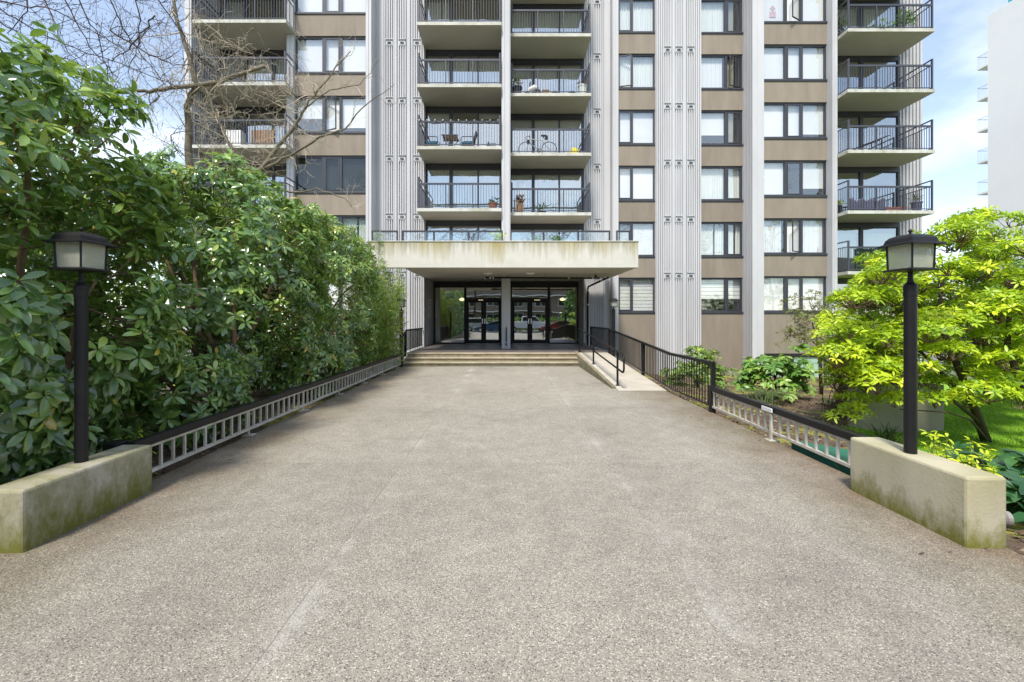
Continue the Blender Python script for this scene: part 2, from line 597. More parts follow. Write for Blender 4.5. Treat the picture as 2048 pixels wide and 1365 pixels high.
M['rubber'] = simple('rubber', (0.015, 0.015, 0.016), None, 5, 0.8)
M['road'] = simple('asphalt', (0.075, 0.077, 0.078), (0.055, 0.056, 0.058), 3, 0.9, bmp=0.3, bscale=150)
M['walk'] = simple('pavement concrete', (0.36, 0.35, 0.32), (0.29, 0.28, 0.26), 2, 0.85)
M['tower'] = simple('white tower render', (0.84, 0.83, 0.81), (0.79, 0.78, 0.765), 0.25, 0.7)
M['cyan'] = simple('cyan roof glass', (0.06, 0.40, 0.48), (0.05, 0.34, 0.42), 0.6, 0.2)
M['lampglow'] = emit('warm pendant', (1.0, 0.82, 0.5), 2.5)

M['rhodo'] = leafmat('rhododendron leaves', [(0.0, (0.024, 0.062, 0.022)), (0.35, (0.085, 0.165, 0.050)), (0.7, (0.205, 0.335, 0.090)), (0.93, (0.42, 0.54, 0.12)), (1.0, (0.50, 0.37, 0.07))], 0.20, 0.24, (0.38, 0.58, 0.08), 1.0)
M['bright'] = leafmat('yellow green leaves', [(0.0, (0.07, 0.14, 0.014)), (0.3, (0.25, 0.40, 0.020)), (0.65, (0.50, 0.63, 0.026)), (1.0, (0.74, 0.75, 0.045))], 0.38, 0.27, (0.55, 0.72, 0.03))
M['pale'] = leafmat('pale green leaves', [(0.0, (0.06, 0.13, 0.03)), (0.5, (0.18, 0.30, 0.06)), (1.0, (0.36, 0.46, 0.09))], 0.45, 0.25, (0.3, 0.42, 0.06))
M['fatsia'] = leafmat('broad hand leaves', [(0.0, (0.04, 0.12, 0.025)), (0.5, (0.13, 0.28, 0.05)), (1.0, (0.32, 0.47, 0.08))], 0.38, 0.2, (0.25, 0.4, 0.05))
M['bamboo'] = leafmat('bamboo leaves', [(0.0, (0.06, 0.14, 0.02)), (0.5, (0.19, 0.31, 0.05)), (0.85, (0.38, 0.46, 0.08)), (1.0, (0.52, 0.49, 0.16))], 0.5, 0.3, (0.3, 0.4, 0.05))
M['olive'] = leafmat('small olive leaves', [(0.0, (0.06, 0.08, 0.02)), (0.6, (0.16, 0.19, 0.05)), (1.0, (0.27, 0.27, 0.07))], 0.5, 0.25, (0.3, 0.33, 0.06))
M['fern'] = leafmat('fern fronds', [(0.0, (0.025, 0.05, 0.012)), (0.6, (0.07, 0.12, 0.03)), (1.0, (0.15, 0.19, 0.05))], 0.55, 0.2, (0.2, 0.3, 0.05))
M['hosta'] = leafmat('broad dark leaves', [(0.0, (0.015, 0.055, 0.022)), (0.6, (0.035, 0.115, 0.04)), (1.0, (0.07, 0.18, 0.05))], 0.35, 0.15, (0.12, 0.3, 0.05))
M['grass'] = leafmat('grass blades', [(0.0, (0.11, 0.28, 0.012)), (0.6, (0.22, 0.44, 0.018)), (1.0, (0.38, 0.56, 0.04))], 0.6, 0.3, (0.25, 0.5, 0.02))
M['chip'] = leafmat('bark chips', [(0.0, (0.05, 0.033, 0.022)), (0.6, (0.14, 0.092, 0.055)), (0.93, (0.24, 0.175, 0.11)), (1.0, (0.42, 0.36, 0.26))], 0.9, 0.0)
M['soil'] = simple('bed soil', (0.12, 0.08, 0.05), (0.05, 0.033, 0.022), 14, 0.95, bmp=0.6, bscale=40)
M['dry'] = leafmat('dry brown twigs', [(0.0, (0.10, 0.055, 0.03)), (1.0, (0.30, 0.19, 0.10))], 0.9, 0.1, (0.3, 0.2, 0.1))

# ------------------------------------------------------------------ the ground
def sst(a, b, x):
    t = min(1.0, max(0.0, (x - a) / (b - a)))
    return t * t * (3 - 2 * t)


def gz(x, y):
    z = -0.10
    if x > 3.6:
        z -= 0.50 * sst(4.2, 7.6, x) * sst(-2, 4, y) + 0.34 * sst(11, 18, y)
    elif x < -3.6:
        z -= 0.06 * sst(4, 9, -x)
        if y > 0:
            z += 0.05 * mnoise.noise((x * 0.7, y * 0.7, 3.0))
    if y > 2 and 3.6 < x < 16:
        z += 0.05 * mnoise.noise((x * 0.8, y * 0.8, 1.0)) * sst(3.8, 5.0, x)
    return z


def ground_mat():
    m, nt, b = new_mat('soil and turf')
    b.inputs['Roughness'].default_value = 0.95
    g = nt.nodes.new('ShaderNodeNewGeometry')
    sx = nt.nodes.new('ShaderNodeSeparateXYZ')
    L(nt, g, 'Position', sx, 'Vector')
    n1 = pos_noise(nt, 28, 8, 0.75)
    soil = ramp(nt, [(0.3, (0.05, 0.032, 0.02)), (0.55, (0.13, 0.088, 0.055)), (0.75, (0.24, 0.175, 0.115))])
    L(nt, n1, 'Fac', soil, 'Fac')
    n2 = pos_noise(nt, 1.3, 6, 0.65)
    mr = ramp(nt, [(0.52, 0.0), (0.62, 0.85)])
    L(nt, n2, 'Fac', mr, 'Fac')
    n2b = pos_noise(nt, 40, 4, 0.7)
    moss = ramp(nt, [(0.3, (0.18, 0.19, 0.015)), (0.7, (0.40, 0.40, 0.04))])
    L(nt, n2b, 'Fac', moss, 'Fac')
    c = mixc(nt, mr, 'Color', (soil, 'Color'), (moss, 'Color'))
    n3 = pos_noise(nt, 0.9, 4, 0.6)
    yo = N(nt, 'ShaderNodeMath', operation='SUBTRACT')
    L(nt, sx, 'Y', yo, 0)
    yo.inputs[1].default_value = 9.0
    ym = N(nt, 'ShaderNodeMath', operation='MAXIMUM')
    L(nt, yo, 'Value', ym, 0)
    ym.inputs[1].default_value = 0.0
    xe = N(nt, 'ShaderNodeMath', operation='MULTIPLY_ADD')
    L(nt, ym, 'Value', xe, 0)
    xe.inputs[1].default_value = -0.75
    L(nt, sx, 'X', xe, 2)
    e = N(nt, 'ShaderNodeMath', operation='MULTIPLY_ADD')
    L(nt, n3, 'Fac', e, 0)
    e.inputs[1].default_value = 1.2
    L(nt, xe, 'Value', e, 2)
    gr = N(nt, 'ShaderNodeMapRange')
    L(nt, e, 'Value', gr, 'Value')
    gr.inputs['From Min'].default_value = 7.3
    gr.inputs['From Max'].default_value = 7.55
    far = N(nt, 'ShaderNodeMath', operation='LESS_THAN')
    L(nt, sx, 'X', far, 0)
    far.inputs[1].default_value = -9.5
    fy = N(nt, 'ShaderNodeMath', operation='LESS_THAN')
    L(nt, sx, 'Y', fy, 0)
    fy.inputs[1].default_value = 0.0
    mxa = N(nt, 'ShaderNodeMath', operation='MAXIMUM')
    L(nt, gr, 'Result', mxa, 0)
    L(nt, far, 'Value', mxa, 1)
    mxb = N(nt, 'ShaderNodeMath', operation='MAXIMUM')
    L(nt, mxa, 'Value', mxb, 0)
    L(nt, fy, 'Value', mxb, 1)
    n4 = pos_noise(nt, 18, 6, 0.7)
    turf = ramp(nt, [(0.3, (0.14, 0.30, 0.012)), (0.7, (0.27, 0.48, 0.02))])
    L(nt, n4, 'Fac', turf, 'Fac')
    c = mixc(nt, gr, 'Result', (c, 'Color'), (turf, 'Color'))
    n7 = pos_noise(nt, 0.15, 5, 0.6)
    yard = ramp(nt, [(0.4, (0.20, 0.19, 0.165)), (0.6, (0.13, 0.15, 0.08))])
    L(nt, n7, 'Fac', yard, 'Fac')
    xr = N(nt, 'ShaderNodeMath', operation='GREATER_THAN')
    L(nt, sx, 'X', xr, 0)
    xr.inputs[1].default_value = 20.0
    mxc = N(nt, 'ShaderNodeMath', operation='MAXIMUM')
    L(nt, far, 'Value', mxc, 0)
    L(nt, fy, 'Value', mxc, 1)
    mxd = N(nt, 'ShaderNodeMath', operation='MAXIMUM')
    L(nt, mxc, 'Value', mxd, 0)
    L(nt, xr, 'Value', mxd, 1)
    c = mixc(nt, mxd, 'Value', (c, 'Color'), (yard, 'Color'))
    L(nt, c, 'Color', b, 'Base Color')
    bump(nt, b, n1, 'Fac', 0.8, 0.03)
    return m


M['ground'] = ground_mat()
xs = [-600, -200, -80, -40, -25] + [-18 + 0.45 * i for i in range(100)] + [30, 45, 80, 200, 600]
ys = [-600, -200, -80, -40, -20, -10, -5, -2] + [0.4 * i for i in range(58)] + [25, 30, 40, 60, 100, 250, 700]
mb = MB()
mb.v = [(x, y, gz(x, y)) for y in ys for x in xs]
nx = len(xs)
mb.f = [(j * nx + i, j * nx + i + 1, (j + 1) * nx + i + 1, (j + 1) * nx + i) for j in range(len(ys) - 1) for i in range(nx - 1)]
tag(mb.build('ground', M['ground'], smooth=True, origin=(0, 0, 0)), 'brown mulch, moss and lawn ground on both sides of the walkway', 'ground', kind='structure')

# walkway: a bed of joint filler with cast slabs on it
WX0, WX1 = -3.75, 3.70
mb = MB()
mb.box(WX0, WX1, -4.6, 16.1, -0.5, -0.004)
walkway = tag(mb.build('walkway', M['joint']), 'wide exposed aggregate walkway leading to the entrance steps', 'walkway', kind='structure')
xb = [WX0, -1.235, 1.13, WX1]
yb = [-4.6, -1.47, 1.95, 5.37, 8.79, 12.21, 16.1]
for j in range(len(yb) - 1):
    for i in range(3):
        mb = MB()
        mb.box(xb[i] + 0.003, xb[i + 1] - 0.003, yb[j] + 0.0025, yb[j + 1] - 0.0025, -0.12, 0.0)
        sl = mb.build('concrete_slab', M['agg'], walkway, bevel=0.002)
        g_ = (0.86, 0.86, 0.885, 0.96, 1.02, 1.04)[j]           # vignette-like falloff put into the slab colour, rows darker towards the camera
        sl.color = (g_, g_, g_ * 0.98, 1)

# steps, landing, ramp
ST = 0.42
steps = tag(empty('entrance_steps', (-0.5, 16.4, 0)), 'three broad mossy concrete steps below the entrance', 'steps', kind='structure')
for k in range(3):
    z = ST * (k + 1) / 3
    y0 = 16.1 + 0.32 * k
    mb = MB()
    mb.box(-3.70, 2.62, y0 + 0.03, y0 + 0.352, z - 0.14, z - 0.045, 1)
    mb.box(-3.70, 2.62, y0, y0 + 0.36, z - 0.045, z)
    mb.build('step', [M['tread'], M['step']], steps, bevel=0.01)
mb = MB()
mb.box(-3.75, 3.75, 17.02, 22.8, -0.6, ST - 0.006)
landing = tag(mb.build('landing', M['joint']), 'dark paved landing in front of the glass doors', 'landing', kind='structure')
for i in range(6):
    for j in range(5):
        mb = MB()
        x0, y0 = -3.75 + 1.25 * i, 17.1 + 1.14 * j
        mb.box(x0 + .004, x0 + 1.246, y0 + .004 - (0.06 if j == 0 else 0), y0 + 1.136, ST - 0.05, ST)
        mb.build('paving_slab', M['tile'], landing, bevel=0.003)
mb = MB()
RX0, RX1 = 2.62, 3.74
mb.hexa([(RX0, 10.7, -0.1), (RX1, 10.7, -0.1), (RX1, 17.0, -0.1), (RX0, 17.0, -0.1), (RX0, 10.7, 0.004), (RX1, 10.7, 0.004), (RX1, 17.0, ST), (RX0, 17.0, ST)])
rampo = tag(mb.build('ramp', [M['ramp']], bevel=0.008), 'sloping concrete ramp to the right of the steps', 'ramp', kind='structure')
mb = MB()
mb.hexa([(RX0 - 0.1, 11.0, -0.05), (RX0 - .002, 11.0, -0.05), (RX0 - .002, 17.0, -0.05), (RX0 - 0.1, 17.0, -0.05), (RX0 - 0.1, 11.0, 0.05), (RX0 - .002, 11.0, 0.05), (RX0 - .002, 17.0, ST + .035), (RX0 - 0.1, 17.0, ST + .035)])
mb.build('kerb', M['step'], rampo, bevel=0.01)

# street behind the camera (seen in the glass)
mb = MB()
mb.box(-90, 90, -6.4, -4.6, -0.3, 0.0)
tag(mb.build('pavement', M['walk']), 'concrete pavement along the street', 'pavement', kind='structure')
mb = MB()
mb.box(-90, 90, -17.0, -6.4, -0.4, -0.05)
road = tag(mb.build('road', M['road']), 'asphalt street in front of the building', 'road', kind='structure')
mb = MB()
mb.box(-90, 90, -6.55, -6.402, -0.1, 0.005)
mb.build('kerb', M['walk'], road)
mb = MB()
mb.box(-90, 90, -17.15, -17.0, -0.1, 0.005)
mb.build('kerb', M['walk'], road)

# ------------------------------------------------------------------ the apartment building
BLD = tag(empty('apartment_building', (0, 24, 0)), 'grey ribbed apartment block with taupe spandrels, stacked balconies and canopied glass entrance', 'building')
TOP = 20.2
BASE = -1.3
NFL = 7


def ZF(k):
    return 3.715 + 2.6 * (k - 2)


def part(name, mats, fn, parent=None, **kw):
    mb = MB()
    fn(mb)
    return mb.build(name, mats, parent or BLD, **kw)


def ribbed(x0, x1, d, z0, z1, pitch=0.098, depth=0.075, back=0.25, wide=(), skip=()):
    """front-facing panel with proud vertical ribs; wide = x centres of broad battens"""
    def fn(mb):
        mb.box(x0, x1, d + depth, d + depth + back, z0, z1)
        n = max(1, int((x1 - x0) / pitch))
        p = (x1 - x0) / n
        for i in range(n):
            xc = x0 + (i + 0.5) * p
            if any(abs(xc - s) < 0.06 for s in wide):
                continue
            mb.box(xc - p * 0.27, xc + p * 0.27, d, d + depth + 0.002, z0 + 0.002, z1 - 0.002)
        for s in wide:
            mb.box(s - 0.045, s + 0.045, d - 0.002, d + depth + 0.002, z0 + 0.002, z1 - 0.002)
    o = part('ribbed_panel', M['rib'], fn)
    return o


def ribbed_side(x, y0, y1, z0, z1, sgn, pitch=0.118, depth=0.07, back=0.2):
    """panel in the YZ plane, ribs towards sgn*X"""
    def fn(mb):
        a, b_ = sorted((x - sgn * depth, x - sgn * (depth + back)))
        mb.box(a, b_, y0, y1, z0, z1)
        n = max(1, int((y1 - y0) / pitch))
        p = (y1 - y0) / n
        a, b_ = sorted((x, x - sgn * (depth + 0.002)))
        for i in range(n):
            yc = y0 + (i + 0.5) * p
            mb.box(a, b_, yc - p * 0.27, yc + p * 0.27, z0 + 0.002, z1 - 0.002)
    return part('ribbed_panel', M['rib'], fn)


VENT = None


def vent(x, d, z):
    global VENT
    if VENT is None:
        mb = MB()
        mb.box(-0.15, 0.15, -0.006, 0.05, -0.13, 0.12)                 # plain plate
        mb.box(-0.16, 0.16, -0.05, 0.0, 0.125, 0.145)               # ledge
        mb.box(-0.16, -0.14, -0.05, 0.0, 0.1455, 0.17)
        mb.box(0.14, 0.16, -0.05, 0.0, 0.1455, 0.17)
        mb.hexa([(-0.08, -0.05, -0.02), (0.08, -0.05, -0.02), (0.09, -0.007, -0.02), (-0.09, -0.007, -0.02), (-0.06, -0.012, 0.035), (0.06, -0.012, 0.035), (0.06, -0.007, 0.036), (-0.06, -0.007, 0.036)], 1)
        for i in range(4):
            mb.box(-0.11 + 0.065 * i, -0.092 + 0.065 * i, -0.012, -0.0065, -0.11, -0.06, 1)
        o = mb.build('vent', [M['pier'], M['frame']], BLD, origin=(0, 0, 0))
        VENT = o.data
        o.location = Vector((x, d, z)) - WL[BLD.name]
        return
    place('vent', VENT, (x, d, z), BLD)


def pleated(mb, x0, x1, y, z0, z1, pitch=0.11, amp=0.025):
    n = max(4, int((x1 - x0) / pitch * 4))
    vs, fs = [], []
    for i in range(n + 1):
        x = x0 + (x1 - x0) * i / n
        yy = y + amp * math.sin(i * math.pi / 2 + 0.4 * math.sin(i * 0.7)) + 0.006 * math.sin(i * 1.7)
        vs += [(x, yy, z0), (x, yy, z1)]
    for i in range(n):
        fs.append((2 * i, 2 * i + 2, 2 * i + 3, 2 * i + 1))
    mb.add(vs, fs)


def covering(style, x0, x1, y, z0, z1, par):
    """blind or curtain behind one pane; style may be (style, bottom fraction, top fraction)"""
    f0, f1 = 0.0, 1.0
    if isinstance(style, tuple):
        style, f0, f1 = style
    a, b_ = z0 + (z1 - z0) * f0, z0 + (z1 - z0) * f1
    if style == 'white':
        part('blind', M['blind'], lambda mb: (mb.box(x0, x1, y, y + 0.008, a, b_), mb.box(x0, x1, y - 0.012, y - 0.001, a, a + 0.03)), par)
    elif style == 'pleat':
        part('curtain', M['curtain'], lambda mb: pleated(mb, x0, x1, y + 0.03, a, b_), par, smooth=True)
    elif style == 'vert':
        part('blind', M['blind'], lambda mb: [mb.box(x0 + 0.1 * i, min(x1, x0 + 0.1 * i + 0.094), y + 0.004 * (i % 2), y + 0.007 + 0.004 * (i % 2), a, b_) for i in range(max(1, int((x1 - x0) / 0.1)))], par)
    elif style == 'drape':
        wd = (x1 - x0) * 0.55
        part('curtain', M['drape'], lambda mb: pleated(mb, x0 + 0.05, x0 + wd, y + 0.03, a, b_), par, smooth=True)
    elif style == 'split':
        md = x0 + (x1 - x0) * 0.6
        part('curtain', M['curtain'], lambda mb: (pleated(mb, x0, md - 0.02, y + 0.03, a, b_), pleated(mb, md + 0.06, x1, y + 0.03, a, b_)), par, smooth=True)
    elif style == 'zebra':
        n = max(2, int((b_ - a) / 0.155))
        h = (b_ - a) / n
        part('blind', M['blind'], lambda mb: [mb.box(x0, x1, y, y + 0.006, a + h * i, a + h * i + h * 0.9) for i in range(n)], par)
    elif style == 'mini':
        n = int((b_ - a) / 0.05)
        part('blind', M['room'], lambda mb: [mb.box(x0, x1, y, y + 0.03, a + 0.05 * i, a + 0.05 * i + 0.012) for i in range(n)], par)


def window(x0, x1, d, z0, z1, panes, cover, openp=None, ang=0, hinge='l', gm='glass'):
    """panes: list of (f0, f1, kind) fractions across; cover: style per pane; openp: index of an open casement"""
    fy = d + 0.05
    W = x1 - x0
    zs = z0 + 0.085

    def fr(mb):
        t = 0.055
        mb.box(x0, x1, fy, fy + 0.1, z1 - 0.085, z1)
        mb.box(x0, x1, fy, fy + 0.1, zs, zs + t)
        xs_ = [(x0, x0 + t * 0.9)]
        for i in range(len(panes) - 1):
            xs_.append((x0 + W * panes[i][1], x0 + W * panes[i + 1][0]))
        xs_.append((x1 - t * 0.9, x1))
        for (a, b_) in xs_:
            mb.box(a, b_, fy + 0.002, fy + 0.098, zs + t, z1 - 0.085)
    win = part('window', M['frame'], fr)
    part('sill', M['frame'], lambda mb: mb.box(x0 - 0.01, x1 + 0.01, d - 0.04, fy + 0.12, z0, zs), win, bevel=0.008)
    za, zb = zs + 0.055, z1 - 0.085
    for i, (f0, f1, kd) in enumerate(panes):
        a = x0 + (0.05 if i == 0 else W * f0)
        b_ = x1 - 0.05 if i == len(panes) - 1 else x0 + W * f1
        covering(cover[i] if isinstance(cover, list) else cover, a - 0.02, b_ + 0.02, fy + 0.16, za - 0.02, zb + 0.02, win)
        if kd == 'c':
            an = R(ang) if openp == i else 0.0
            hx = a if hinge == 'l' else b_
            org = (hx, fy - 0.012, za)
            t = 0.042
            mb = MB()
            mb.box(a, b_, fy - 0.012, fy + 0.03, za, za + t)
            mb.box(a, b_, fy - 0.012, fy + 0.03, zb - t, zb)
            mb.box(a, a + t, fy - 0.010, fy + 0.028, za + t, zb - t)
            mb.box(b_ - t, b_, fy - 0.010, fy + 0.028, za + t, zb - t)
            s = mb.build('sash', M['frame'], win, origin=org)
            mb = MB()
            mb.add([(a + t, fy + 0.012, za + t), (b_ - t, fy + 0.012, za + t), (b_ - t, fy + 0.012, zb - t), (a + t, fy + 0.012, zb - t)], [(0, 1, 2, 3)])
            p = mb.build('pane', M[gm], win, origin=org)
            if an:
                rz = -an if hinge == 'l' else an
                s.rotation_euler.z = rz
                p.rotation_euler.z = rz
        else:
            mb = MB()
            mb.add([(a, fy + 0.05, za), (b_, fy + 0.05, za), (b_, fy + 0.05, zb), (a, fy + 0.05, zb)], [(0, 1, 2, 3)])
            mb.build('pane', M[gm], win)
    return win


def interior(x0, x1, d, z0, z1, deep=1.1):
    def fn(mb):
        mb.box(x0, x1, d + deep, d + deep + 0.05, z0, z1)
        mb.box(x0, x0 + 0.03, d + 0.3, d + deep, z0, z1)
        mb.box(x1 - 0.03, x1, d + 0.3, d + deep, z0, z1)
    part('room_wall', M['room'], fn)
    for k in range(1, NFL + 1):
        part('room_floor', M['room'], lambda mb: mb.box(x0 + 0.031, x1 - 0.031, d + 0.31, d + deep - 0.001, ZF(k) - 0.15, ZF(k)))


def column(x0, x1, d, panes, covers, opens={}, kmin=1, low=BASE):
    interior(x0, x1, d, ZF(kmin) - 0.2, TOP)
    for k in range(kmin, NFL + 1):
        z0, z1 = ZF(k) + 0.805, ZF(k) + 2.475
        o = opens.get(k)
        window(x0, x1, d, z0, z1, panes, covers.get(k, 'white'), *(o or ()))
        bot = low if k == kmin else ZF(k - 1) + 2.475
        part('spandrel', M['spandrel'], lambda mb: mb.box(x0, x1, d, d + 0.3, bot, z0 - 0.002))
    part('spandrel', M['spandrel'], lambda mb: mb.box(x0, x1, d, d + 0.3, ZF(NFL) + 2.477, TOP - 0.3))


PL3 = [(0.0, 0.375, 'f'), (0.415, 0.615, 'c'), (0.65, 1.0, 'f')]
PA = [(0.0, 0.36, 'c'), (0.415, 1.0, 'f')]
PB = [(0.0, 0.59, 'f'), (0.65, 1.0, 'c')]
PC = [(0.0, 0.345, 'f'), (0.385, 0.60, 'c'), (0.635, 1.0, 'f')]

DL, DA, DB, DC = 19.8, 21.12, 21.17, 20.4
column(-9.25, -6.14, DL, PL3, {2: 'split', 3: 'mini', 4: [('white', 0.42, 1), 'white', ('white', 0.15, 1)], 5: 'white', 6: 'white'}, {4: (1, 24, 'l'), 3: (None, 0, 'l', 'glassdim'), 2: (None, 0, 'l', 'glassdim')}, kmin=1)
column(5.13, 6.84, DA, PA, {1: 'zebra', 2: 'white', 3: 'white', 4: 'white', 5: 'pleat', 6: 'pleat'}, {5: (0, 14, 'l')})
column(8.95, 10.95, DB, PB, {1: [('zebra', .38, 1), ('zebra', .38, 1)], 2: 'split', 3: [('pleat', 0, 1), 'pleat'], 4: [('white', .3, 1), 'drape'], 5: ['vert', 'drape'], 6: ['pleat', 'drape']}, {5: (1, 16, 'r')})
column(11.47, 14.32, DC, PC, {1: 'white', 2: ['vert', 'white', 'vert'], 3: ['white', 'none', ('white', .22, 1)], 4: ['white', 'white', ('white', .12, 1)], 5: 'white', 6: 'white'}, {2: (1, 28, 'r'), 6: (1, 28, 'r')}, low=0.12)

# pink paper figure taped inside the top right window
def paper(mb):
    x, y, z = 12.0, DC + 0.19, ZF(6) + 1.32
    mb.box(x - 0.14, x + 0.14, y, y + 0.004, z - 0.12, z + 0.14)
    mb.prism([(x - 0.13, z + 0.28), (x, z + 0.44), (x + 0.13, z + 0.28), (x + .05, z + .28), (x + .05, z + .2), (x - .05, z + .2), (x - .05, z + .28)], 'y', y, y + 0.004)
M['pink'] = simple('faded pink paper', (0.70, 0.42, 0.42), None, 4, 0.9)
tag(part('paper_cutout', M['pink'], paper, None), None)

# basement window of the right bay
def bfr(mb):
    x0, x1, d = 11.47, 14.32, DC + 0.02
    mb.box(x0, x1, d, d + 0.3, -0.05, 0.118)
    mb.box(x0, x0 + 0.1, d, d + 0.12, BASE, -0.05)
    mb.box(12.62, 12.85, d, d + 0.12, BASE, -0.05)
    mb.box(x1 - 0.1, x1, d, d + 0.12, BASE, -0.05)
bw = part('basement_window', M['black'], bfr)
part('panel', M['mint'], lambda mb: mb.box(11.57, 12.62, DC + 0.07, DC + 0.1, BASE, -0.05), bw)
part('panel', M['mint'], lambda mb: mb.box(12.85, 14.22, DC + 0.07, DC + 0.1, BASE, -0.05), bw)

# piers, ribbed panels
part('pier', M['pier'], lambda mb: (mb.box(-9.56, -9.252, DL - 0.12, 21.6, BASE, TOP), mb.box(-9.5, -9.42, DL - 0.15, DL - 0.118, BASE, TOP - 0.01)))
part('pier', M['pier'], lambda mb: (mb.box(-6.138, -5.9, DL - 0.1, 20.8, BASE, TOP), mb.box(-6.08, -6.02, DL - 0.13, DL - 0.098, BASE, TOP - .01)))
part('pier', M['pier'], lambda mb: mb.box(-5.898, -5.56, 20.42, 20.9, BASE, TOP - 0.02))
ribbed(-5.558, -3.73, 20.42, BASE, TOP - 0.02, wide=(-5.02, -4.42))
for k in range(2, NFL + 1):
    for x in (-5.30, -4.73, -4.06):
        vent(x, 20.41, ZF(k) - 0.05)
part('pier', M['pier'], lambda mb: (mb.box(-0.25, 0.12, 19.28, 22.9, ST, TOP), mb.box(-0.20, -0.13, 19.24, 19.282, ST, TOP - .01), mb.box(0.0, 0.07, 19.24, 19.282, ST, TOP - .01)))
ribbed(3.60, 4.56, 21.5, BASE, TOP - 0.02)
for k in range(2, NFL + 1):
    vent(4.23, 21.49, ZF(k) - 0.05)
part('pier', M['pier'], lambda mb: mb.box(4.562, 4.85, 21.52, 21.9, BASE, TOP - 0.02))
part('pier', M['pier'], lambda mb: (mb.box(4.852, 5.128, DA - 0.1, 21.9, BASE, TOP), mb.box(4.91, 4.98, DA - 0.13, DA - 0.098, BASE, TOP - .01)))
ribbed(6.842, 8.948, DA - 0.16, BASE, TOP - 0.02, wide=(7.64, 8.17))
for k in range(2, NFL + 1):
    for x in (7.37, 7.89, 8.44):
        vent(x, DA - 0.17, ZF(k) - 0.05)
ribbed_side(10.952, DC - 0.05, DB + 0.1, BASE, TOP, -1)
part('pier', M['pier'], lambda mb: (mb.box(11.17, 11.468, DC - 0.06, 21.6, BASE, TOP), mb.box(10.955, 11.168, DC - 0.055, DC - 0.03, BASE, TOP)))
part('pier', M['pier'], lambda mb: (mb.box(14.322, 14.54, DC - 0.35, 21.9, BASE, TOP), mb.box(14.38, 14.44, DC - 0.38, DC - 0.348, BASE, TOP - .01)))
ribbed(18.36, 19.5, 21.35, BASE, TOP, pitch=0.15)
ribbed_side(-13.19, 18.95, 20.9, BASE, TOP, 1, pitch=0.12)
part('roof', M['pier'], lambda mb: (mb.box(-13.4, 19.5, 22.0, 36, TOP - 0.25, TOP + 0.25), mb.box(-13.4, 19.5, 20.9, 22.0, TOP + .001, TOP + 0.24)))
part('rear_wall', M['spandrel'], lambda mb: (mb.box(-13.4, 19.5, 35.7, 36, BASE, TOP - 0.26), mb.box(-13.4, -13.2, 21.0, 35.7, BASE, TOP - 0.26), mb.box(19.3, 19.5, 21.7, 35.7, BASE, TOP - 0.26)))


# ------------------------------------------------------------------ balconies
def side_rail(mb, bal, x, y0, y1, z):
    mb.bar((x, y0, z + 1.30), (x, y1, z + 1.30), 0.045, 0.045)
    mb.bar((x, y0, z + 1.06), (x, y1, z + 1.06), 0.03, 0.03)
    mb.bar((x, y0, z + 0.08), (x, y1, z + 0.08), 0.03, 0.03)
    bal.box(x - 0.02, x + 0.02, y1 - 0.05, y1, z, z + 1.31)
    n = int((y1 - y0) / 0.11)
    for i in range(1, n):
        y = y0 + (y1 - y0) * i / n
        bal.box(x - 0.008, x + 0.008, y - 0.008, y + 0.008, z + 0.08, z + 1.06)


def balcony(x0, x1, df, db, k, sides, moss=False):
    z = ZF(k)
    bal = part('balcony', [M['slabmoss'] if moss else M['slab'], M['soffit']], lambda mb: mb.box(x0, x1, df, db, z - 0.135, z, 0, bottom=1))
    rx0, rx1 = x0 + 0.07, x1 - 0.07
    y = df + 0.06
    rail, bars = MB(), MB()
    rail.bar((rx0, y, z + 1.03), (rx1, y, z + 1.03), 0.05, 0.075)
    rail.bar((rx0, y, z + 0.08), (rx1, y, z + 0.08), 0.03, 0.03)
    for x, h in ((rx0, 1.32), (rx1, 1.32)):
        rail.box(x - 0.03, x + 0.03, y - 0.03, y + 0.03, z, z + h)
    for f in (1 / 3, 2 / 3):
        x = rx0 + (rx1 - rx0) * f
        rail.box(x - 0.022, x + 0.022, y - 0.024, y + 0.024, z, z + 1.0)
    n = int((rx1 - rx0) / 0.112)
    for i in range(1, n):
        x = rx0 + (rx1 - rx0) * i / n
        bars.box(x - 0.008, x + 0.008, y - 0.008, y + 0.008, z + 0.08, z + 1.0)
    for s in sides:
        side_rail(rail, bars, rx0 if s == 'l' else rx1, y + 0.03, db - 0.05, z)
    rail.build('railing', M['rail'], bal)
    tag(bars.build('balusters', M['rail'], bal), kind='stuff')
    return bal


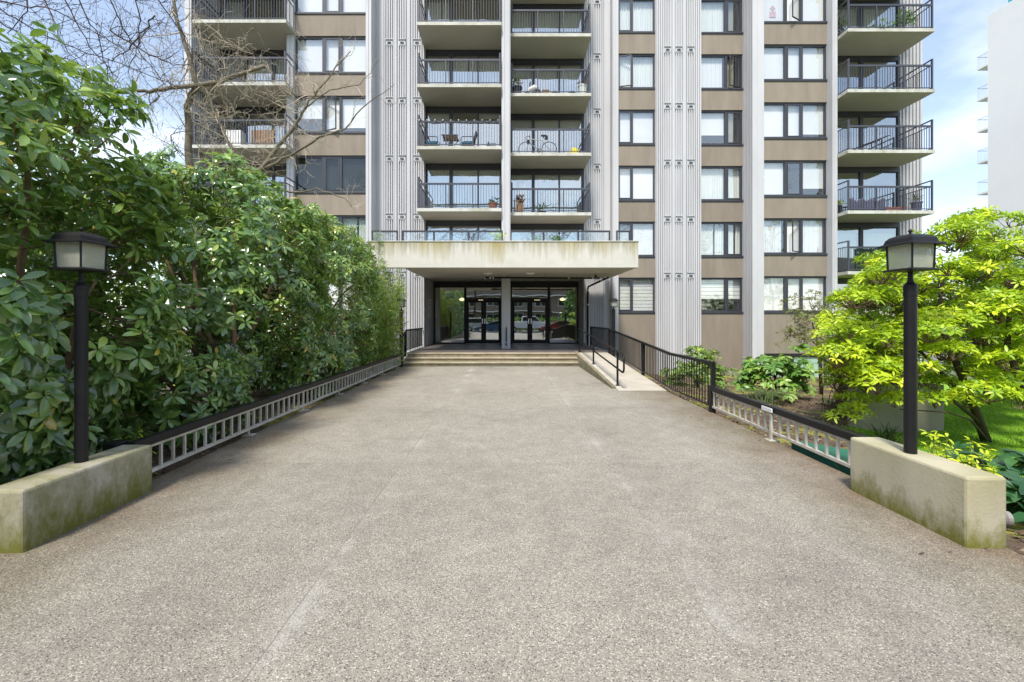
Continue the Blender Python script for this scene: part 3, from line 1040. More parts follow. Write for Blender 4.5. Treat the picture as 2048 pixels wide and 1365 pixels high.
def glazing(x0, x1, d, k, splits, cover, h=2.46):
    """wall of sliding doors; splits = fractions of mullion (f0, f1)"""
    z = ZF(k)

    def fr(mb):
        mb.box(x0, x1, d, d + 0.12, z + h - 0.22, z + h)
        mb.box(x0, x1, d, d + 0.12, z - 0.0, z + 0.07)
        mb.box(x0, x0 + 0.06, d + .002, d + 0.118, z + 0.07, z + h - 0.22)
        mb.box(x1 - 0.1, x1, d + .002, d + 0.118, z + 0.07, z + h - 0.22)
        for f0, f1 in splits:
            mb.box(x0 + (x1 - x0) * f0, x0 + (x1 - x0) * f1, d + .002, d + 0.118, z + 0.07, z + h - 0.22)
        mb.box(x0 + 0.06, x1 - 0.1, d + 0.045, d + 0.085, z + h - 0.27, z + h - 0.22)
    g = part('balcony_door', M['frame'], fr)
    ed = [x0 + 0.06] + [x0 + (x1 - x0) * f for s in splits for f in s] + [x1 - 0.1]
    for i in range(len(splits) + 1):
        a, b_ = ed[2 * i], ed[2 * i + 1]
        mb = MB()
        mb.add([(a, d + 0.06, z + 0.07), (b_, d + 0.06, z + 0.07), (b_, d + 0.06, z + h - 0.27), (a, d + 0.06, z + h - 0.27)], [(0, 1, 2, 3)])
        mb.build('pane', M['glassdoor'], g)
        c = cover[i] if isinstance(cover, list) else cover
        covering(c, a - 0.02, b_ + 0.02, d + 0.22, z + 0.05, z + h - 0.25, g)


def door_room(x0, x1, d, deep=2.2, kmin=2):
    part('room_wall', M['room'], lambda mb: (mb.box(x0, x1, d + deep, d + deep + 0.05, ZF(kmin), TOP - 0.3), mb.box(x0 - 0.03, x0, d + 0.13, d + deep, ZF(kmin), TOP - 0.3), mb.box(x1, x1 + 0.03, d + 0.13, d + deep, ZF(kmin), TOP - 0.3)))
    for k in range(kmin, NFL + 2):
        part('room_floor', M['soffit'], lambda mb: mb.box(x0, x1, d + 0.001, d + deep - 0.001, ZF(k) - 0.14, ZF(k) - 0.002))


CLS = [(0.305, 0.35), (0.675, 0.695)]
CRS = [(0.295, 0.335), (0.66, 0.68)]
RS = [(0.09, 0.16), (0.51, 0.55)]
LS = [(0.30, 0.34), (0.66, 0.69)]
door_room(-3.70, -0.26, 20.82)
door_room(0.13, 3.58, 21.55)
door_room(14.56, 18.34, 21.3, kmin=1)
door_room(-13.15, -9.57, 20.85, kmin=1)
for k in range(2, NFL + 1):
    glazing(-3.72, -0.252, 20.8, k, CLS, {3: 'pleat', 4: [('white', .86, 1), 'none', ('white', .9, 1)], 5: [('pleat', 0, .92), 'split', 'pleat'], 6: ['split', 'none', 'none']}.get(k, 'none'))
    glazing(0.122, 3.6, 21.53, k, CRS, {3: 'pleat', 4: ('white', .84, 1), 5: 'vert', 6: 'pleat', 7: 'pleat'}.get(k, 'none'))
    if k > 2:
        balcony(-3.80, -0.252, 19.05, 20.8, k, 'l', moss=(k in (3,)))
        balcony(0.122, 3.65, 19.82, 21.53, k, 'r', moss=(k == 3))
for k in range(1, NFL + 1):
    glazing(14.55, 18.36, 21.28, k, RS, {2: ['none', ('pleat', 0, .9), ('pleat', 0, .9)], 6: 'pleat'}.get(k, 'none'))
    glazing(-13.18, -9.56, 20.83, k, LS, {5: ['white', 'pleat', 'pleat'], 6: ['white', 'none', 'none']}.get(k, 'none'))
    if k > 1:
        balcony(14.57, 18.30, 19.48, 21.28, k, 'lr', moss=(k in (3, 4, 5)))
        balcony(-13.10, -9.20, 18.9, 20.83, k, 'lr', moss=True)
part('pier', M['pier'], lambda mb: mb.box(-13.4, -9.57, 20.85, 21.0, BASE, ZF(1) - 0.15))
part('pier', M['pier'], lambda mb: mb.box(14.55, 18.36, 21.3, 21.5, BASE, ZF(1) - 0.15))

# ------------------------------------------------------------------ entrance canopy and lobby front
CF = 16.2
can = part('canopy', [M['canopy'], M['csoffit']], lambda mb: (mb.box(-4.98, 4.66, CF, CF + 0.28, 3.50, 4.42, 0, bottom=1), mb.box(-3.77, 4.66, CF + 0.281, 21.0, 3.52, 3.70, 0, bottom=1),
           mb.box(4.40, 4.659, CF + 0.282, 21.0, 3.701, 4.42), mb.box(-3.77, -3.6, CF + .282, 20.4, 3.701, 4.0)), bevel=0.012)
part('coping', M['slab'], lambda mb: mb.box(-5.0, 4.68, CF - 0.025, CF + 0.31, 4.422, 4.46), can, bevel=0.01)

part('recess_soffit', M['csoffit'], lambda mb: mb.box(-3.73, 3.6, 21.001, 22.9, 3.55, 3.72))
part('recess_side', M['pier'], lambda mb: mb.box(-3.95, -3.73, 20.66, 22.85, ST - 0.5, 3.54))
part('recess_side', M['pier'], lambda mb: mb.box(3.60, 3.8, 21.76, 22.85, ST - 0.5, 3.54))

# terrace railing with glass
for (xa, xb_, posts) in ((-9.0, -3.95, (-8.0, -6.6, -5.2)), (-3.80, -0.17, (-2.65, -1.4)), (0.1, 3.70, (1.3, 2.55)), (3.92, 4.42, ())):
    y = CF + 0.20 if xa > -5 else CF + 1.0
    y = CF + 0.20
    a = max(xa, -4.9)
    def rr(mb):
        mb.box(a, xb_, y - 0.03, y + 0.03, 4.80, 4.86)
        mb.box(a, a + 0.05, y - 0.028, y + 0.028, 4.45, 4.80)
        mb.box(xb_ - 0.05, xb_, y - 0.028, y + 0.028, 4.45, 4.80)
        for p in posts:
            if p > a:
                mb.box(p - 0.03, p + 0.03, y - 0.028, y + 0.028, 4.45, 4.80)
    tr = part('terrace_railing', M['frame'], rr)
    mb = MB()
    mb.add([(a + .05, y, 4.46), (xb_ - .05, y, 4.46), (xb_ - .05, y, 4.80), (a + .05, y, 4.80)], [(0, 1, 2, 3)])
    mb.build('pane', M['glassrail'], tr)

# glazed front
DE = 22.8
def entry(xs_side, xs_door):
    x0, x1 = min(xs_side[0], xs_door[0]), max(xs_side[1], xs_door[1])
    zt = 2.62
    def fr(mb):
        mb.box(x0 - 0.05, x1 + 0.05, DE, DE + 0.12, 3.24, 3.55)
        for x in {xs_side[0], xs_side[1], xs_door[0], xs_door[1]}:
            mb.box(x - 0.035, x + 0.035, DE + .002, DE + 0.118, ST, 3.24)
        mb.box(xs_side[0] + .035, xs_side[1] - .035, DE + .004, DE + .116, ST, ST + 0.06)
        mb.box(xs_door[0] + .035, xs_door[1] - .035, DE + .004, DE + .116, zt, zt + 0.09)
    e = part('entrance_front', M['black'], fr)
    def pane(a, b_, z0, z1, par, y=DE + 0.06):
        mb = MB()
        mb.add([(a, y, z0), (b_, y, z0), (b_, y, z1), (a, y, z1)], [(0, 1, 2, 3)])
        mb.build('pane', M['glassent'], par)
    pane(xs_side[0] + .035, xs_side[1] - .035, ST + .06, 3.24, e)
    pane(xs_door[0] + .035, xs_door[1] - .035, zt + .09, 3.24, e)
    mid = (xs_door[0] + xs_door[1]) / 2
    for (a, b_, hs) in ((xs_door[0] + 0.04, mid - 0.004, 1), (mid + 0.004, xs_door[1] - 0.04, -1)):
        s = 0.12
        def df(mb):
            mb.box(a, a + s, DE - .01, DE + 0.05, ST + 0.015, zt - 0.01)
            mb.box(b_ - s, b_, DE - .01, DE + 0.05, ST + 0.015, zt - 0.01)
            mb.box(a + s, b_ - s, DE - .009, DE + 0.049, zt - 0.13, zt - 0.01)
            mb.box(a + s, b_ - s, DE - .009, DE + 0.049, ST + 0.015, ST + 0.2)
        dr = part('door', M['blackpaint'], df)
        pane(a + s, b_ - s, ST + .2, zt - .13, dr, DE + 0.02)
        hx = b_ - 0.06 if hs == 1 else a + 0.06
        part('handle', M['steel'], lambda mb: mb.box(hx - 0.025, hx + 0.025, DE - 0.06, DE - 0.045, 1.42, 1.68), dr)
        part('threshold', M['steel'], lambda mb: mb.box(a, b_, DE - 0.03, DE + .0, ST + 0.001, ST + 0.012), dr)
entry((-3.66, -2.14), (-2.10, -0.29))
entry((2.09, 3.52), (0.19, 2.05))

# lobby
part('lobby_wall', M['lobby'], lambda mb: (mb.box(-3.72, 3.62, 28.0, 28.2, ST, 3.5), mb.box(-3.9, -3.73, 22.93, 28.0, ST, 3.5), mb.box(3.63, 3.8, 22.93, 28.0, ST, 3.5)))
part('lobby_floor', M['tile'], lambda mb: mb.box(-3.72, 3.62, 22.9, 28.0, 0.2, ST - 0.002))
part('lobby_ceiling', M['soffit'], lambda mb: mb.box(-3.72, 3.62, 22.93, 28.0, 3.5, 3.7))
for (x, y) in ((-2.4, 24.0), (-1.5, 25.5), (1.6, 24.6), (2.9, 24.0)):
    pl = part('pendant_lamp', M['lampglow'], lambda mb: mb.lathe((x, y, 2.62), [(0.05, 0.0), (0.16, 0.05), (0.12, 0.12), (0.03, 0.16)], 12), smooth=True)
    part('cord', M['black'], lambda mb: mb.tube([(x, y, 2.78), (x, y, 3.49)], 0.008, 5), pl)

# ceiling lights, pipe with bulbs, downpipe
for x in (-0.78, 0.90):
    part('ceiling_light', M['bulb'], lambda mb: mb.lathe((x, 18.2, 3.44), [(0.03, 0.0), (0.14, 0.02), (0.19, 0.055), (0.19, 0.078)], 24), can, smooth=True)
def pipe(mb):
    mb.tube([(-0.95, 19.0, 3.40), (3.85, 19.0, 3.37)], 0.035, 8)
    mb.tube([(3.55, 18.4, 3.42), (3.75, 19.0, 3.37)], 0.045, 8)
    mb.tube([(4.1, 18.6, 3.36), (3.78, 21.3, 3.18), (3.78, 21.42, 3.05), (3.78, 21.42, -0.2)], 0.045, 8)
dp = tag(one('drain_pipe', M['blackpaint'], 'black drain pipe slung under the canopy and running down the right wall', 'pipe', pipe, smooth=True))
for (x, y, z) in ((-0.95, 18.95, 3.33), (-0.72, 18.95, 3.35), (-0.6, 18.95, 3.35), (2.55, 18.94, 3.34), (3.55, 18.94, 3.34), (3.7, 18.9, 3.34), (4.0, 18.5, 3.34), (3.95, 19.2, 3.27), (3.78, 21.36, 2.98), (3.78, 21.36, 2.3)):
    part('bulb', M['bulb'], lambda mb: mb.lathe((x, y, z), [(0.01, 0), (0.03, 0.012), (0.036, 0.035), (0.025, 0.06), (0.012, 0.07)], 10), dp, smooth=True)
for x in (0.0, 1.6, 2.9, 3.4):
    part('hanger', M['black'], lambda mb: mb.tube([(x, 19.0, 3.38), (x, 19.0, 3.52)], 0.006, 5), dp)

# notice on the recess wall, bar handle on the column, paper on the glass
def notice(mb):
    x = -3.726
    mb.box(x, x + 0.012, 21.45, 22.25, 1.75, 2.62, 0)
    mb.lathe((0, 0, -50), [(0.001, 0), (0.001, 0.001)], 4, 1)
    def mark(y0, y1, z0, z1):
        mb.box(x + .0125, x + 0.014, y0, y1, z0, z1, 1)
    mark(21.78, 21.92, 2.46, 2.52)
    mark(21.74, 21.79, 2.30, 2.46)
    mark(21.91, 21.96, 2.30, 2.46)
    mark(21.80, 21.90, 2.22, 2.36)
    for i in range(6):
        mark(21.56 + 0.05 * (i % 2), 22.14 - 0.06 * (i % 3), 2.12 - 0.055 * i, 2.135 - 0.055 * i)
mb = MB()
notice(mb)
mb2 = MB()
keep = [i for i, f in enumerate(mb.f) if all(mb.v[j][2] > -10 for j in f)]
mb2.v, mb2.f, mb2.m = [v if v[2] > -10 else (-3.72, 21.5, 1.8) for v in mb.v], [mb.f[i] for i in keep], [mb.m[i] for i in keep]
M['ink'] = simple('grey print', (0.12, 0.12, 0.12), None, 3, 0.8)
tag(mb2.build('notice_sign', [M['white'], M['ink']]), 'tall white notice with symbol and small print beside the left doors', 'sign')
tag(one('door_pull', M['blackpaint'], 'black vertical bar fixed to the centre column', 'bar', lambda mb: (mb.box(-0.075, -0.035, 19.16, 19.2, 0.72, 1.32), mb.box(-0.07, -0.04, 19.2, 19.24, 0.8, 0.84), mb.box(-0.07, -0.04, 19.2, 19.24, 1.2, 1.24), mb.box(-0.08, -0.03, 19.2, 19.238, 0.56, 0.64))))
tag(one('paper_notice', M['white'], 'small white paper taped low inside the left glass', 'paper', lambda mb: mb.box(-3.58, -3.40, DE + .066, DE + .07, 0.78, 1.08)))

# ------------------------------------------------------------------ fences and railings
BARS = {}


def bar_obj(parent, p, q, w_, mat):
    """one vertical bar of shared mesh data; height quantised to the mesh"""
    h = round(q[2] - p[2], 3)
    key = (h, w_, mat.name)
    if key not in BARS:
        mb = MB()
        mb.box(-w_ / 2, w_ / 2, -w_ / 2, w_ / 2, 0, h)
        o = mb.build('bar', mat, parent, origin=(0, 0, 0))
        BARS[key] = o.data
        o.location = Vector(p) - WL[parent.name]
        return o
    return place('bar', BARS[key], p, parent)


def low_fence(x, ya, yb, posts, label, stripx=0.045):
    f = tag(empty('low_fence', (x, (ya + yb) / 2, 0)), label, 'fence', 'low fences edging the walkway')
    part('top_rail', M['blackpaint'], lambda mb: mb.box(x - stripx, x + stripx, ya, yb, 0.385, 0.47), f, bevel=0.012)
    part('bottom_rail', M['galv'], lambda mb: mb.box(x - 0.022, x + 0.022, ya, yb, 0.085, 0.118), f)
    part('hanger_rail', M['galv'], lambda mb: mb.box(x - 0.02, x + 0.02, ya, yb, 0.355, 0.3845), f)
    n = int((yb - ya) / 0.178)
    for i in range(n + 1):
        y = ya + 0.03 + (yb - ya - 0.06) * i / n
        bar_obj(f, (x, y, 0.1185), (x, y, 0.3545), 0.026, M['galv'])
    for y in posts:
        part('post', M['galv'], lambda mb: (mb.box(x - 0.05, x - 0.023, y - 0.02, y + 0.02, 0.001, 0.36), mb.box(x - 0.09, x + 0.05, y - 0.07, y + 0.07, -0.02, 0.008)), f)
    return f


lf = low_fence(-3.74, 4.52, 15.9, [6.63 + 1.78 * i for i in range(6)], 'long low fence with black top rail along the rhododendrons')
part('end_post', M['blackpaint'], lambda mb: mb.box(-3.96, -3.82, 4.44, 4.60, -0.1, 0.475), lf, bevel=0.01)
rf = low_fence(3.71, 4.54, 8.2, [6.35], 'short low fence with black top rail beside the right plinth')
part('end_post', M['blackpaint'], lambda mb: mb.box(3.665, 3.755, 8.2, 8.30, -0.1, 0.48), rf, bevel=0.008)


def lbl(mb):
    mb.box(3.628, 3.6395, 6.25, 6.50, 0.40, 0.455, 0)
    for i, wd in enumerate((0.018, 0.02, 0, 0.018, 0.008, 0.02, 0.018, 0.018)):
        if wd:
            y = 6.475 - 0.026 * i
            mb.box(3.6272, 3.628, y - wd, y, 0.414, 0.441, 1)
M['ink2'] = simple('faded grey letters', (0.55, 0.55, 0.55), None, 3, 0.8)
tag(one('rail_label', [M['white'], M['ink2']], 'small white label stuck on the black rail of the right fence', 'label', lbl))


def long_rail(name, pts, x, label, cat, posts, spans, bw=0.016, pitch=0.125, topw=0.05, toph=0.06):
    """railing at constant x: pts = [(y, ground z, top z)...]"""
    f = tag(empty(name, (x, pts[0][0], pts[0][1])), label, cat)

    def zz(y, j):
        for a, b_ in zip(pts, pts[1:]):
            lo, hi = min(a[0], b_[0]), max(a[0], b_[0])
            if lo - 1e-6 <= y <= hi + 1e-6:
                t = (y - a[0]) / (b_[0] - a[0])
                return a[j] + (b_[j] - a[j]) * t
        return pts[-1][j]
    for a, b_ in zip(pts, pts[1:]):
        part('top_rail', M['blackpaint'], lambda mb: mb.bar((x, a[0], a[2]), (x, b_[0], b_[2]), topw, toph), f)
        part('bottom_rail', M['blackpaint'], lambda mb: mb.bar((x, a[0], a[1] + 0.09), (x, b_[0], b_[1] + 0.09), 0.03, 0.025), f)
    y0, y1 = pts[0][0], pts[-1][0]
    n = int(abs(y1 - y0) / pitch)
    for i in range(1, n):
        y = y0 + (y1 - y0) * i / n
        bar_obj(f, (x, y, zz(y, 1) + 0.09), (x, y, zz(y, 1) + 0.09 + round(zz(y, 2) - zz(y, 1) - 0.11, 2)), bw, M['blackpaint'])
    for y in posts:
        part('post', M['blackpaint'], lambda mb: mb.box(x - 0.035, x + 0.035, y - 0.035, y + 0.035, zz(y, 1) - 0.08, zz(y, 2)), f)
    return f


long_rail('ramp_fence', [(8.26, 0.0, 0.88), (10.5, 0.0, 0.88), (16.85, ST, 1.31), (20.6, ST, 1.31)], 3.75,
          'tall black baluster fence along the right side of the ramp', 'fence', [8.30, 12.6, 16.75, 20.5], None)
long_rail('stair_railing', [(16.15, 0.0, 0.97), (17.1, ST, 1.25), (20.35, ST, 1.25)], -3.80,
          'short railing from the left lamp post up the steps to the wall', 'railing', [16.95], None, bw=0.018)


def handrail(mb):
    x = 2.72
    def zr(y):
        return ST * min(1, max(0, (y - 10.7) / 6.3))
    top = [(x, 17.5, ST + 0.88), (x, 17.1, ST + 0.87), (x, 11.1, zr(11.1) + 0.85), (x, 10.75, 0.845), (x, 10.66, 0.80), (x, 10.63, 0.72), (x, 10.63, 0.52), (x, 10.67, 0.44), (x, 10.78, 0.42), (x, 11.1, 0.445), (x, 17.1, ST + 0.45), (x, 17.55, ST + 0.46)]
    mb.tube(top, 0.024, 10)
hr = tag(one('ramp_handrail', M['blackpaint'], 'black tube handrail with looped end between steps and ramp', 'handrail', handrail, smooth=True))
for y in (11.25, 14.4, 17.2):
    z0 = ST * min(1, (y - 10.7) / 6.3)
    part('post', M['blackpaint'], lambda mb: (mb.tube([(2.72, y, z0 - 0.02), (2.72, y, z0 + 0.86)], 0.026, 10), mb.lathe((2.72, y, z0), [(0.06, 0), (0.06, 0.012), (0.03, 0.02)], 12)), hr)

# ------------------------------------------------------------------ plinths
PLW = 0.30
def plinth(xi, sgn, ya, yb, h, mat, label):
    x0, x1 = sorted((xi, xi + sgn * PLW))
    mb = MB()
    mb.box(x0, x1, ya, yb, -0.25, h)
    o = mb.build('concrete_plinth', mat, bevel=0.022)
    return tag(o, label, 'plinth', 'plinths at the mouth of the walkway')


plinth(-3.505, -1, 3.29, 4.50, 0.455, M['blockL'], 'mossy concrete plinth carrying the left lamp post')
plinth(3.395, 1, 3.36, 4.52, 0.525, M['blockR'], 'pale beige concrete plinth carrying the right lamp post')


# ------------------------------------------------------------------ lamp posts
def lamp_post(x, y, z0, zlan, r, s, label, rot=0.0, group=None):
    """s = lantern body width; zlan = height of lantern base plate"""
    lp = tag(empty('lamp_post', (x, y, z0)), label, 'lamp post', group)
    part('post', M['blackpaint'], lambda mb: mb.lathe((x, y, z0), [(r, 0), (r, zlan - z0 - s * 0.95), (r * 1.07, zlan - z0 - s * 0.94), (r * 1.07, zlan - z0 - s * 0.52), (r * 0.55, zlan - z0 - s * 0.40), (r * 0.42, zlan - z0 - s * 0.28), (r * 0.42, zlan - z0 + 0.003)], 24), lp, smooth=False)
    ca, sa = math.cos(rot), math.sin(rot)

    def sq(h, z):
        return [(x + (a * ca - b_ * sa) * h, y + (a * sa + b_ * ca) * h, z) for a, b_ in ((-1, -1), (1, -1), (1, 1), (-1, 1))]

    def frust(mb, levels):
        vs = []
        for h, z in levels:
            vs += sq(h, z)
        fs = [(3, 2, 1, 0), tuple(range(len(vs) - 4, len(vs)))]
        for i in range(len(levels) - 1):
            for j in range(4):
                a0, a1 = i * 4 + j, i * 4 + (j + 1) % 4
                fs.append((a0, a1, a1 + 4, a0 + 4))
        mb.add(vs, fs)
    H = s * 0.90
    h0, h1 = s * 0.475, s * 0.50
    part('base_plate', M['blackpaint'], lambda mb: frust(mb, [(s * 0.20, zlan), (s * 0.62, zlan + s * .03), (s * 0.62, zlan + s * .07), (s * 0.50, zlan + s * .12)]), lp)
    zb = zlan + s * .12

    def corner(mb):
        for a, b_ in ((-1, -1), (1, -1), (1, 1), (-1, 1)):
            p = Vector((x + (a * ca - b_ * sa) * h0, y + (a * sa + b_ * ca) * h0, zb))
            q = Vector((x + (a * ca - b_ * sa) * h1, y + (a * sa + b_ * ca) * h1, zb + H))
            mb.tube([p, q], s * 0.045, 4)
    tag(part('lantern_frame', M['blackpaint'], corner, lp), kind='stuff')
    for (i, j) in ((0, 1), (1, 2), (2, 3), (3, 0)):
        lo, hi = sq(h0 * 0.97, zb), sq(h1 * 0.97, zb + H)
        mb = MB()
        mb.add([lo[i], lo[j], hi[j], hi[i]], [(0, 1, 2, 3)])
        mb.build('pane', M['lantern'], lp)
    part('bulb', M['bulb'], lambda mb: mb.lathe((x, y, zb), [(s * .08, 0), (s * .08, s * .25), (s * .13, s * .4), (s * .12, s * .55), (s * .04, s * .65)], 12), lp, smooth=True)
    rf_ = part('lantern_roof', M['blackpaint'], lambda mb: frust(mb, [(s * 0.50, zb + H), (s * 0.73, zb + H - s * .03), (s * 0.72, zb + H + s * .03), (s * 0.58, zb + H + s * .09), (s * 0.53, zb + H + s * .24), (s * 0.44, zb + H + s * .34), (s * 0.27, zb + H + s * .41), (s * .05, zb + H + s * .44)]), lp)
    part('finial', M['blackpaint'], lambda mb: mb.lathe((x, y, zb + H + s * .44), [(s * .05, 0), (s * .035, s * .06), (s * .085, s * .11), (s * .06, s * .15), (s * .02, s * .2)], 10), rf_, smooth=True)
    return lp


def lantern_mat():
    m, nt, b = new_mat('dusty lantern glass')
    n = pos_noise(nt, 60, 5, 0.7)
    r = ramp(nt, [(0.35, (0.78, 0.78, 0.68)), (0.7, (0.58, 0.59, 0.48))])
    L(nt, n, 'Fac', r, 'Fac')
    L(nt, r, 'Color', b, 'Base Color')
    b.inputs['Roughness'].default_value = 0.4
    bump(nt, b, n, 'Fac', 0.5)
    tl = N(nt, 'ShaderNodeBsdfTranslucent')
    tl.inputs['Color'].default_value = (0.75, 0.75, 0.62, 1)
    tr = N(nt, 'ShaderNodeBsdfTransparent')
    m1 = N(nt, 'ShaderNodeMixShader')
    m1.inputs['Fac'].default_value = 0.5
    L(nt, b, 'BSDF', m1, 1)
    L(nt, tl, 'BSDF', m1, 2)
    m2 = N(nt, 'ShaderNodeMixShader')
    m2.inputs['Fac'].default_value = 0.32
    L(nt, m1, 'Shader', m2, 1)
    L(nt, tr, 'BSDF', m2, 2)
    L(nt, m2, 'Shader', nt.nodes['Material Output'], 'Surface')
    return m


M['lantern'] = lantern_mat()
GL = 'lamp posts along the walkway'
lamp_post(-3.70, 3.95, 0.44, 2.105, 0.047, 0.235, 'tall black lamp post on the mossy left plinth', R(-3), GL)
lamp_post(3.515, 3.97, 0.51, 2.105, 0.047, 0.225, 'tall black lamp post on the pale right plinth', R(8), GL)
lamp_post(-3.73, 16.0, -0.05, 2.10, 0.055, 0.21, 'black lamp post at the left foot of the steps by the bamboo', 0.0, GL)
lamp_post(3.78, 16.2, 0.30, 2.10, 0.055, 0.21, 'black lamp post at the top of the ramp by the fence', 0.0, GL)

# ------------------------------------------------------------------ leaves
# template: 8 vertices, x along the leaf, y across, z up
def leaf_template(w_, fold, droop, shape=(0.36, 0.72), wide=(1.0, 0.86)):
    t1, t2 = shape
    def zc(t):
        return -droop * t * t
    v = [(0, 0, 0), (t1, w_ * wide[0], zc(t1) + fold), (t1, 0, zc(t1)), (t1, -w_ * wide[0], zc(t1) + fold),
         (t2, w_ * wide[1], zc(t2) + fold), (t2, 0, zc(t2)), (t2, -w_ * wide[1], zc(t2) + fold), (1, 0, zc(1))]
    f = [(0, 2, 1), (0, 3, 2), (1, 2, 5), (1, 5, 4), (2, 3, 6), (2, 6, 5), (4, 5, 7), (5, 6, 7)]
    return np.array(v), np.array(f)


def leaf_blunt(w_, fold, droop):
    v, f = [(0, 0, 0)], []
    for t, k in ((0.26, 0.70), (0.56, 1.0), (0.85, 0.74)):
        z = -droop * t * t
        v += [(t, w_ * k, z + fold * k), (t, 0, z), (t, -w_ * k, z + fold * k)]
    v.append((1, 0, -droop))
    f += [(0, 2, 1), (0, 3, 2)]
    for i in (1, 4):
        f += [(i, i + 1, i + 4), (i, i + 4, i + 3), (i + 1, i + 2, i + 5), (i + 1, i + 5, i + 4)]
    f += [(7, 8, 10), (8, 9, 10)]
    return np.array(v, dtype=float), np.array(f)


def frames(axis):
    a = axis / np.linalg.norm(axis, axis=1, keepdims=True)
    h = np.where(np.abs(a[:, 2:3]) < 0.9, np.array([[0, 0, 1.0]]), np.array([[1.0, 0, 0]]))
    s = np.cross(h, a)
    s /= np.linalg.norm(s, axis=1, keepdims=True)
    return a, s, np.cross(a, s)


def whorl_leaves(c, axis, n, length, el, el_jit, len_jit=0.25):
    """c, axis: (K,3). returns per-leaf base, direction, up, length"""
    K = len(c)
    a, s, t = frames(axis)
    idx = np.repeat(np.arange(K), n)
    ph = np.tile(np.arange(n) * 2 * np.pi / n, K) + np.repeat(RNG.uniform(0, 6.28, K), n) + RNG.normal(0, 0.25, K * n)
    e = np.radians(el + RNG.normal(0, el_jit, K * n))
    rad = s[idx] * np.cos(ph)[:, None] + t[idx] * np.sin(ph)[:, None]
    d = rad * np.cos(e)[:, None] + a[idx] * np.sin(e)[:, None]
    up = a[idx] * np.cos(e)[:, None] - rad * np.sin(e)[:, None]
    # roll a little
    roll = RNG.normal(0, 0.3, K * n)[:, None]
    sd = np.cross(up, d)
    up2 = up * np.cos(roll) + sd * np.sin(roll)
    ln = length * (1 + RNG.uniform(-len_jit, len_jit, K * n))
    return c[idx] + d * 0.012, d, up2, ln, idx


def leaf_arrays(b, d, up, ln, tmpl, tone):
    tv, tf = tmpl
    side = np.cross(up, d)
    side /= np.linalg.norm(side, axis=1, keepdims=True) + 1e-9
    V = b[:, None, :] + ln[:, None, None] * (tv[None, :, 0:1] * d[:, None, :] + tv[None, :, 1:2] * side[:, None, :] + tv[None, :, 2:3] * up[:, None, :])
    nl, k = len(b), len(tv)
    F = tf[None, :, :] + (np.arange(nl) * k)[:, None, None]
    return V.reshape(-1, 3), F.reshape(-1, 3), np.repeat(tone, k)


def foliage(name, leaves, tmpl, tone, mat, parent, singles=0, single_name='leaf'):
    """builds the mass as one part and the leaves that show largest as objects of their own"""
    b, d, up, ln = leaves
    keep = np.ones(len(b), bool)
    if singles:
        tip = b + d * (ln * 0.6)[:, None]
        y = np.maximum(tip[:, 1], 0.3)
        px = CX + tip[:, 0] * FPX / y
        py = HY + (EYE - tip[:, 2]) * FPX / y
        size = ln * FPX / y
        vis = (px > 10) & (px < 2038) & (py > 10) & (py < 1355) & (tip[:, 1] > 1.0)
        order = np.argsort(y)
        seen, pick = {}, []
        for i in order:
            if not vis[i]:
                continue
            c = (int(px[i] // 13), int(py[i] // 13))
            if c in seen:
                continue
            seen[c] = 1
            pick.append(i)
        pick = sorted(pick, key=lambda i: -size[i])[:singles]
        keep[pick] = False
        tv, tf = tmpl
        bank = []
        for q in range(6):
            me = np_mesh('leaf', tv, tf, mat, np.full(len(tv), (q + 0.5) / 6))
            bank.append(me)
        for i in pick:
            dd = Vector(d[i]).normalized()
            ss = Vector(np.cross(up[i], d[i])).normalized()
            uu = dd.cross(ss)
            o = place(single_name, bank[min(5, int(tone[i] * 6))], b[i], parent)
            mt = Matrix((dd, ss, uu)).transposed()
            o.rotation_euler = mt.to_euler()
            o.scale = (ln[i],) * 3
    V, F, T = leaf_arrays(b[keep], d[keep], up[keep], ln[keep], tmpl, tone[keep])
    org = np.array(WL[parent.name])
    ob = place(name, np_mesh(name, V - org, F, mat, T), WL[parent.name], parent)
    tag(ob, kind='stuff')
    return ob


def noise3(P, s, seed):
    return np.array([mnoise.noise((p[0] * s + seed, p[1] * s, p[2] * s)) for p in P])


def crown_points(n, c, rad, power, shell, gap=0.0, seed=0.0, zmin=0.0, scale=1.1, loose=0.0):
    """points through a rounded box volume, most near the surface, thinned by noise"""
    out = []
    tot = 0
    while tot < n:
        P = RNG.uniform(-1, 1, (n * 3, 3))
        q = (np.abs(P) ** power).sum(1) ** (1 / power)
        P = P[q < 1]
        q = q[q < 1]
        wgt = shell + (1 - shell) * q ** 5
        P = P[RNG.uniform(0, 1, len(P)) < wgt]
        rm = 1 + 0.16 * noise3(P / (np.linalg.norm(P, axis=1, keepdims=True) + 1e-6), 3.0, seed + 40)
        W_ = P * np.array(rad) * rm[:, None] + np.array(c)
        kl = RNG.uniform(0, 1, len(P)) > loose * np.clip(0.5 + 0.5 * P[:, 2], 0, 1) ** 1.5
        P, W_ = P[kl], W_[kl]
        nz_ = noise3(W_, scale, seed)
        k = (nz_ > gap) & (W_[:, 2] > zmin)
        out.append(np.hstack([W_[k], P[k]]))
        tot += k.sum()
    A = np.vstack(out)[:n]
    return A[:, :3], A[:, 3:]


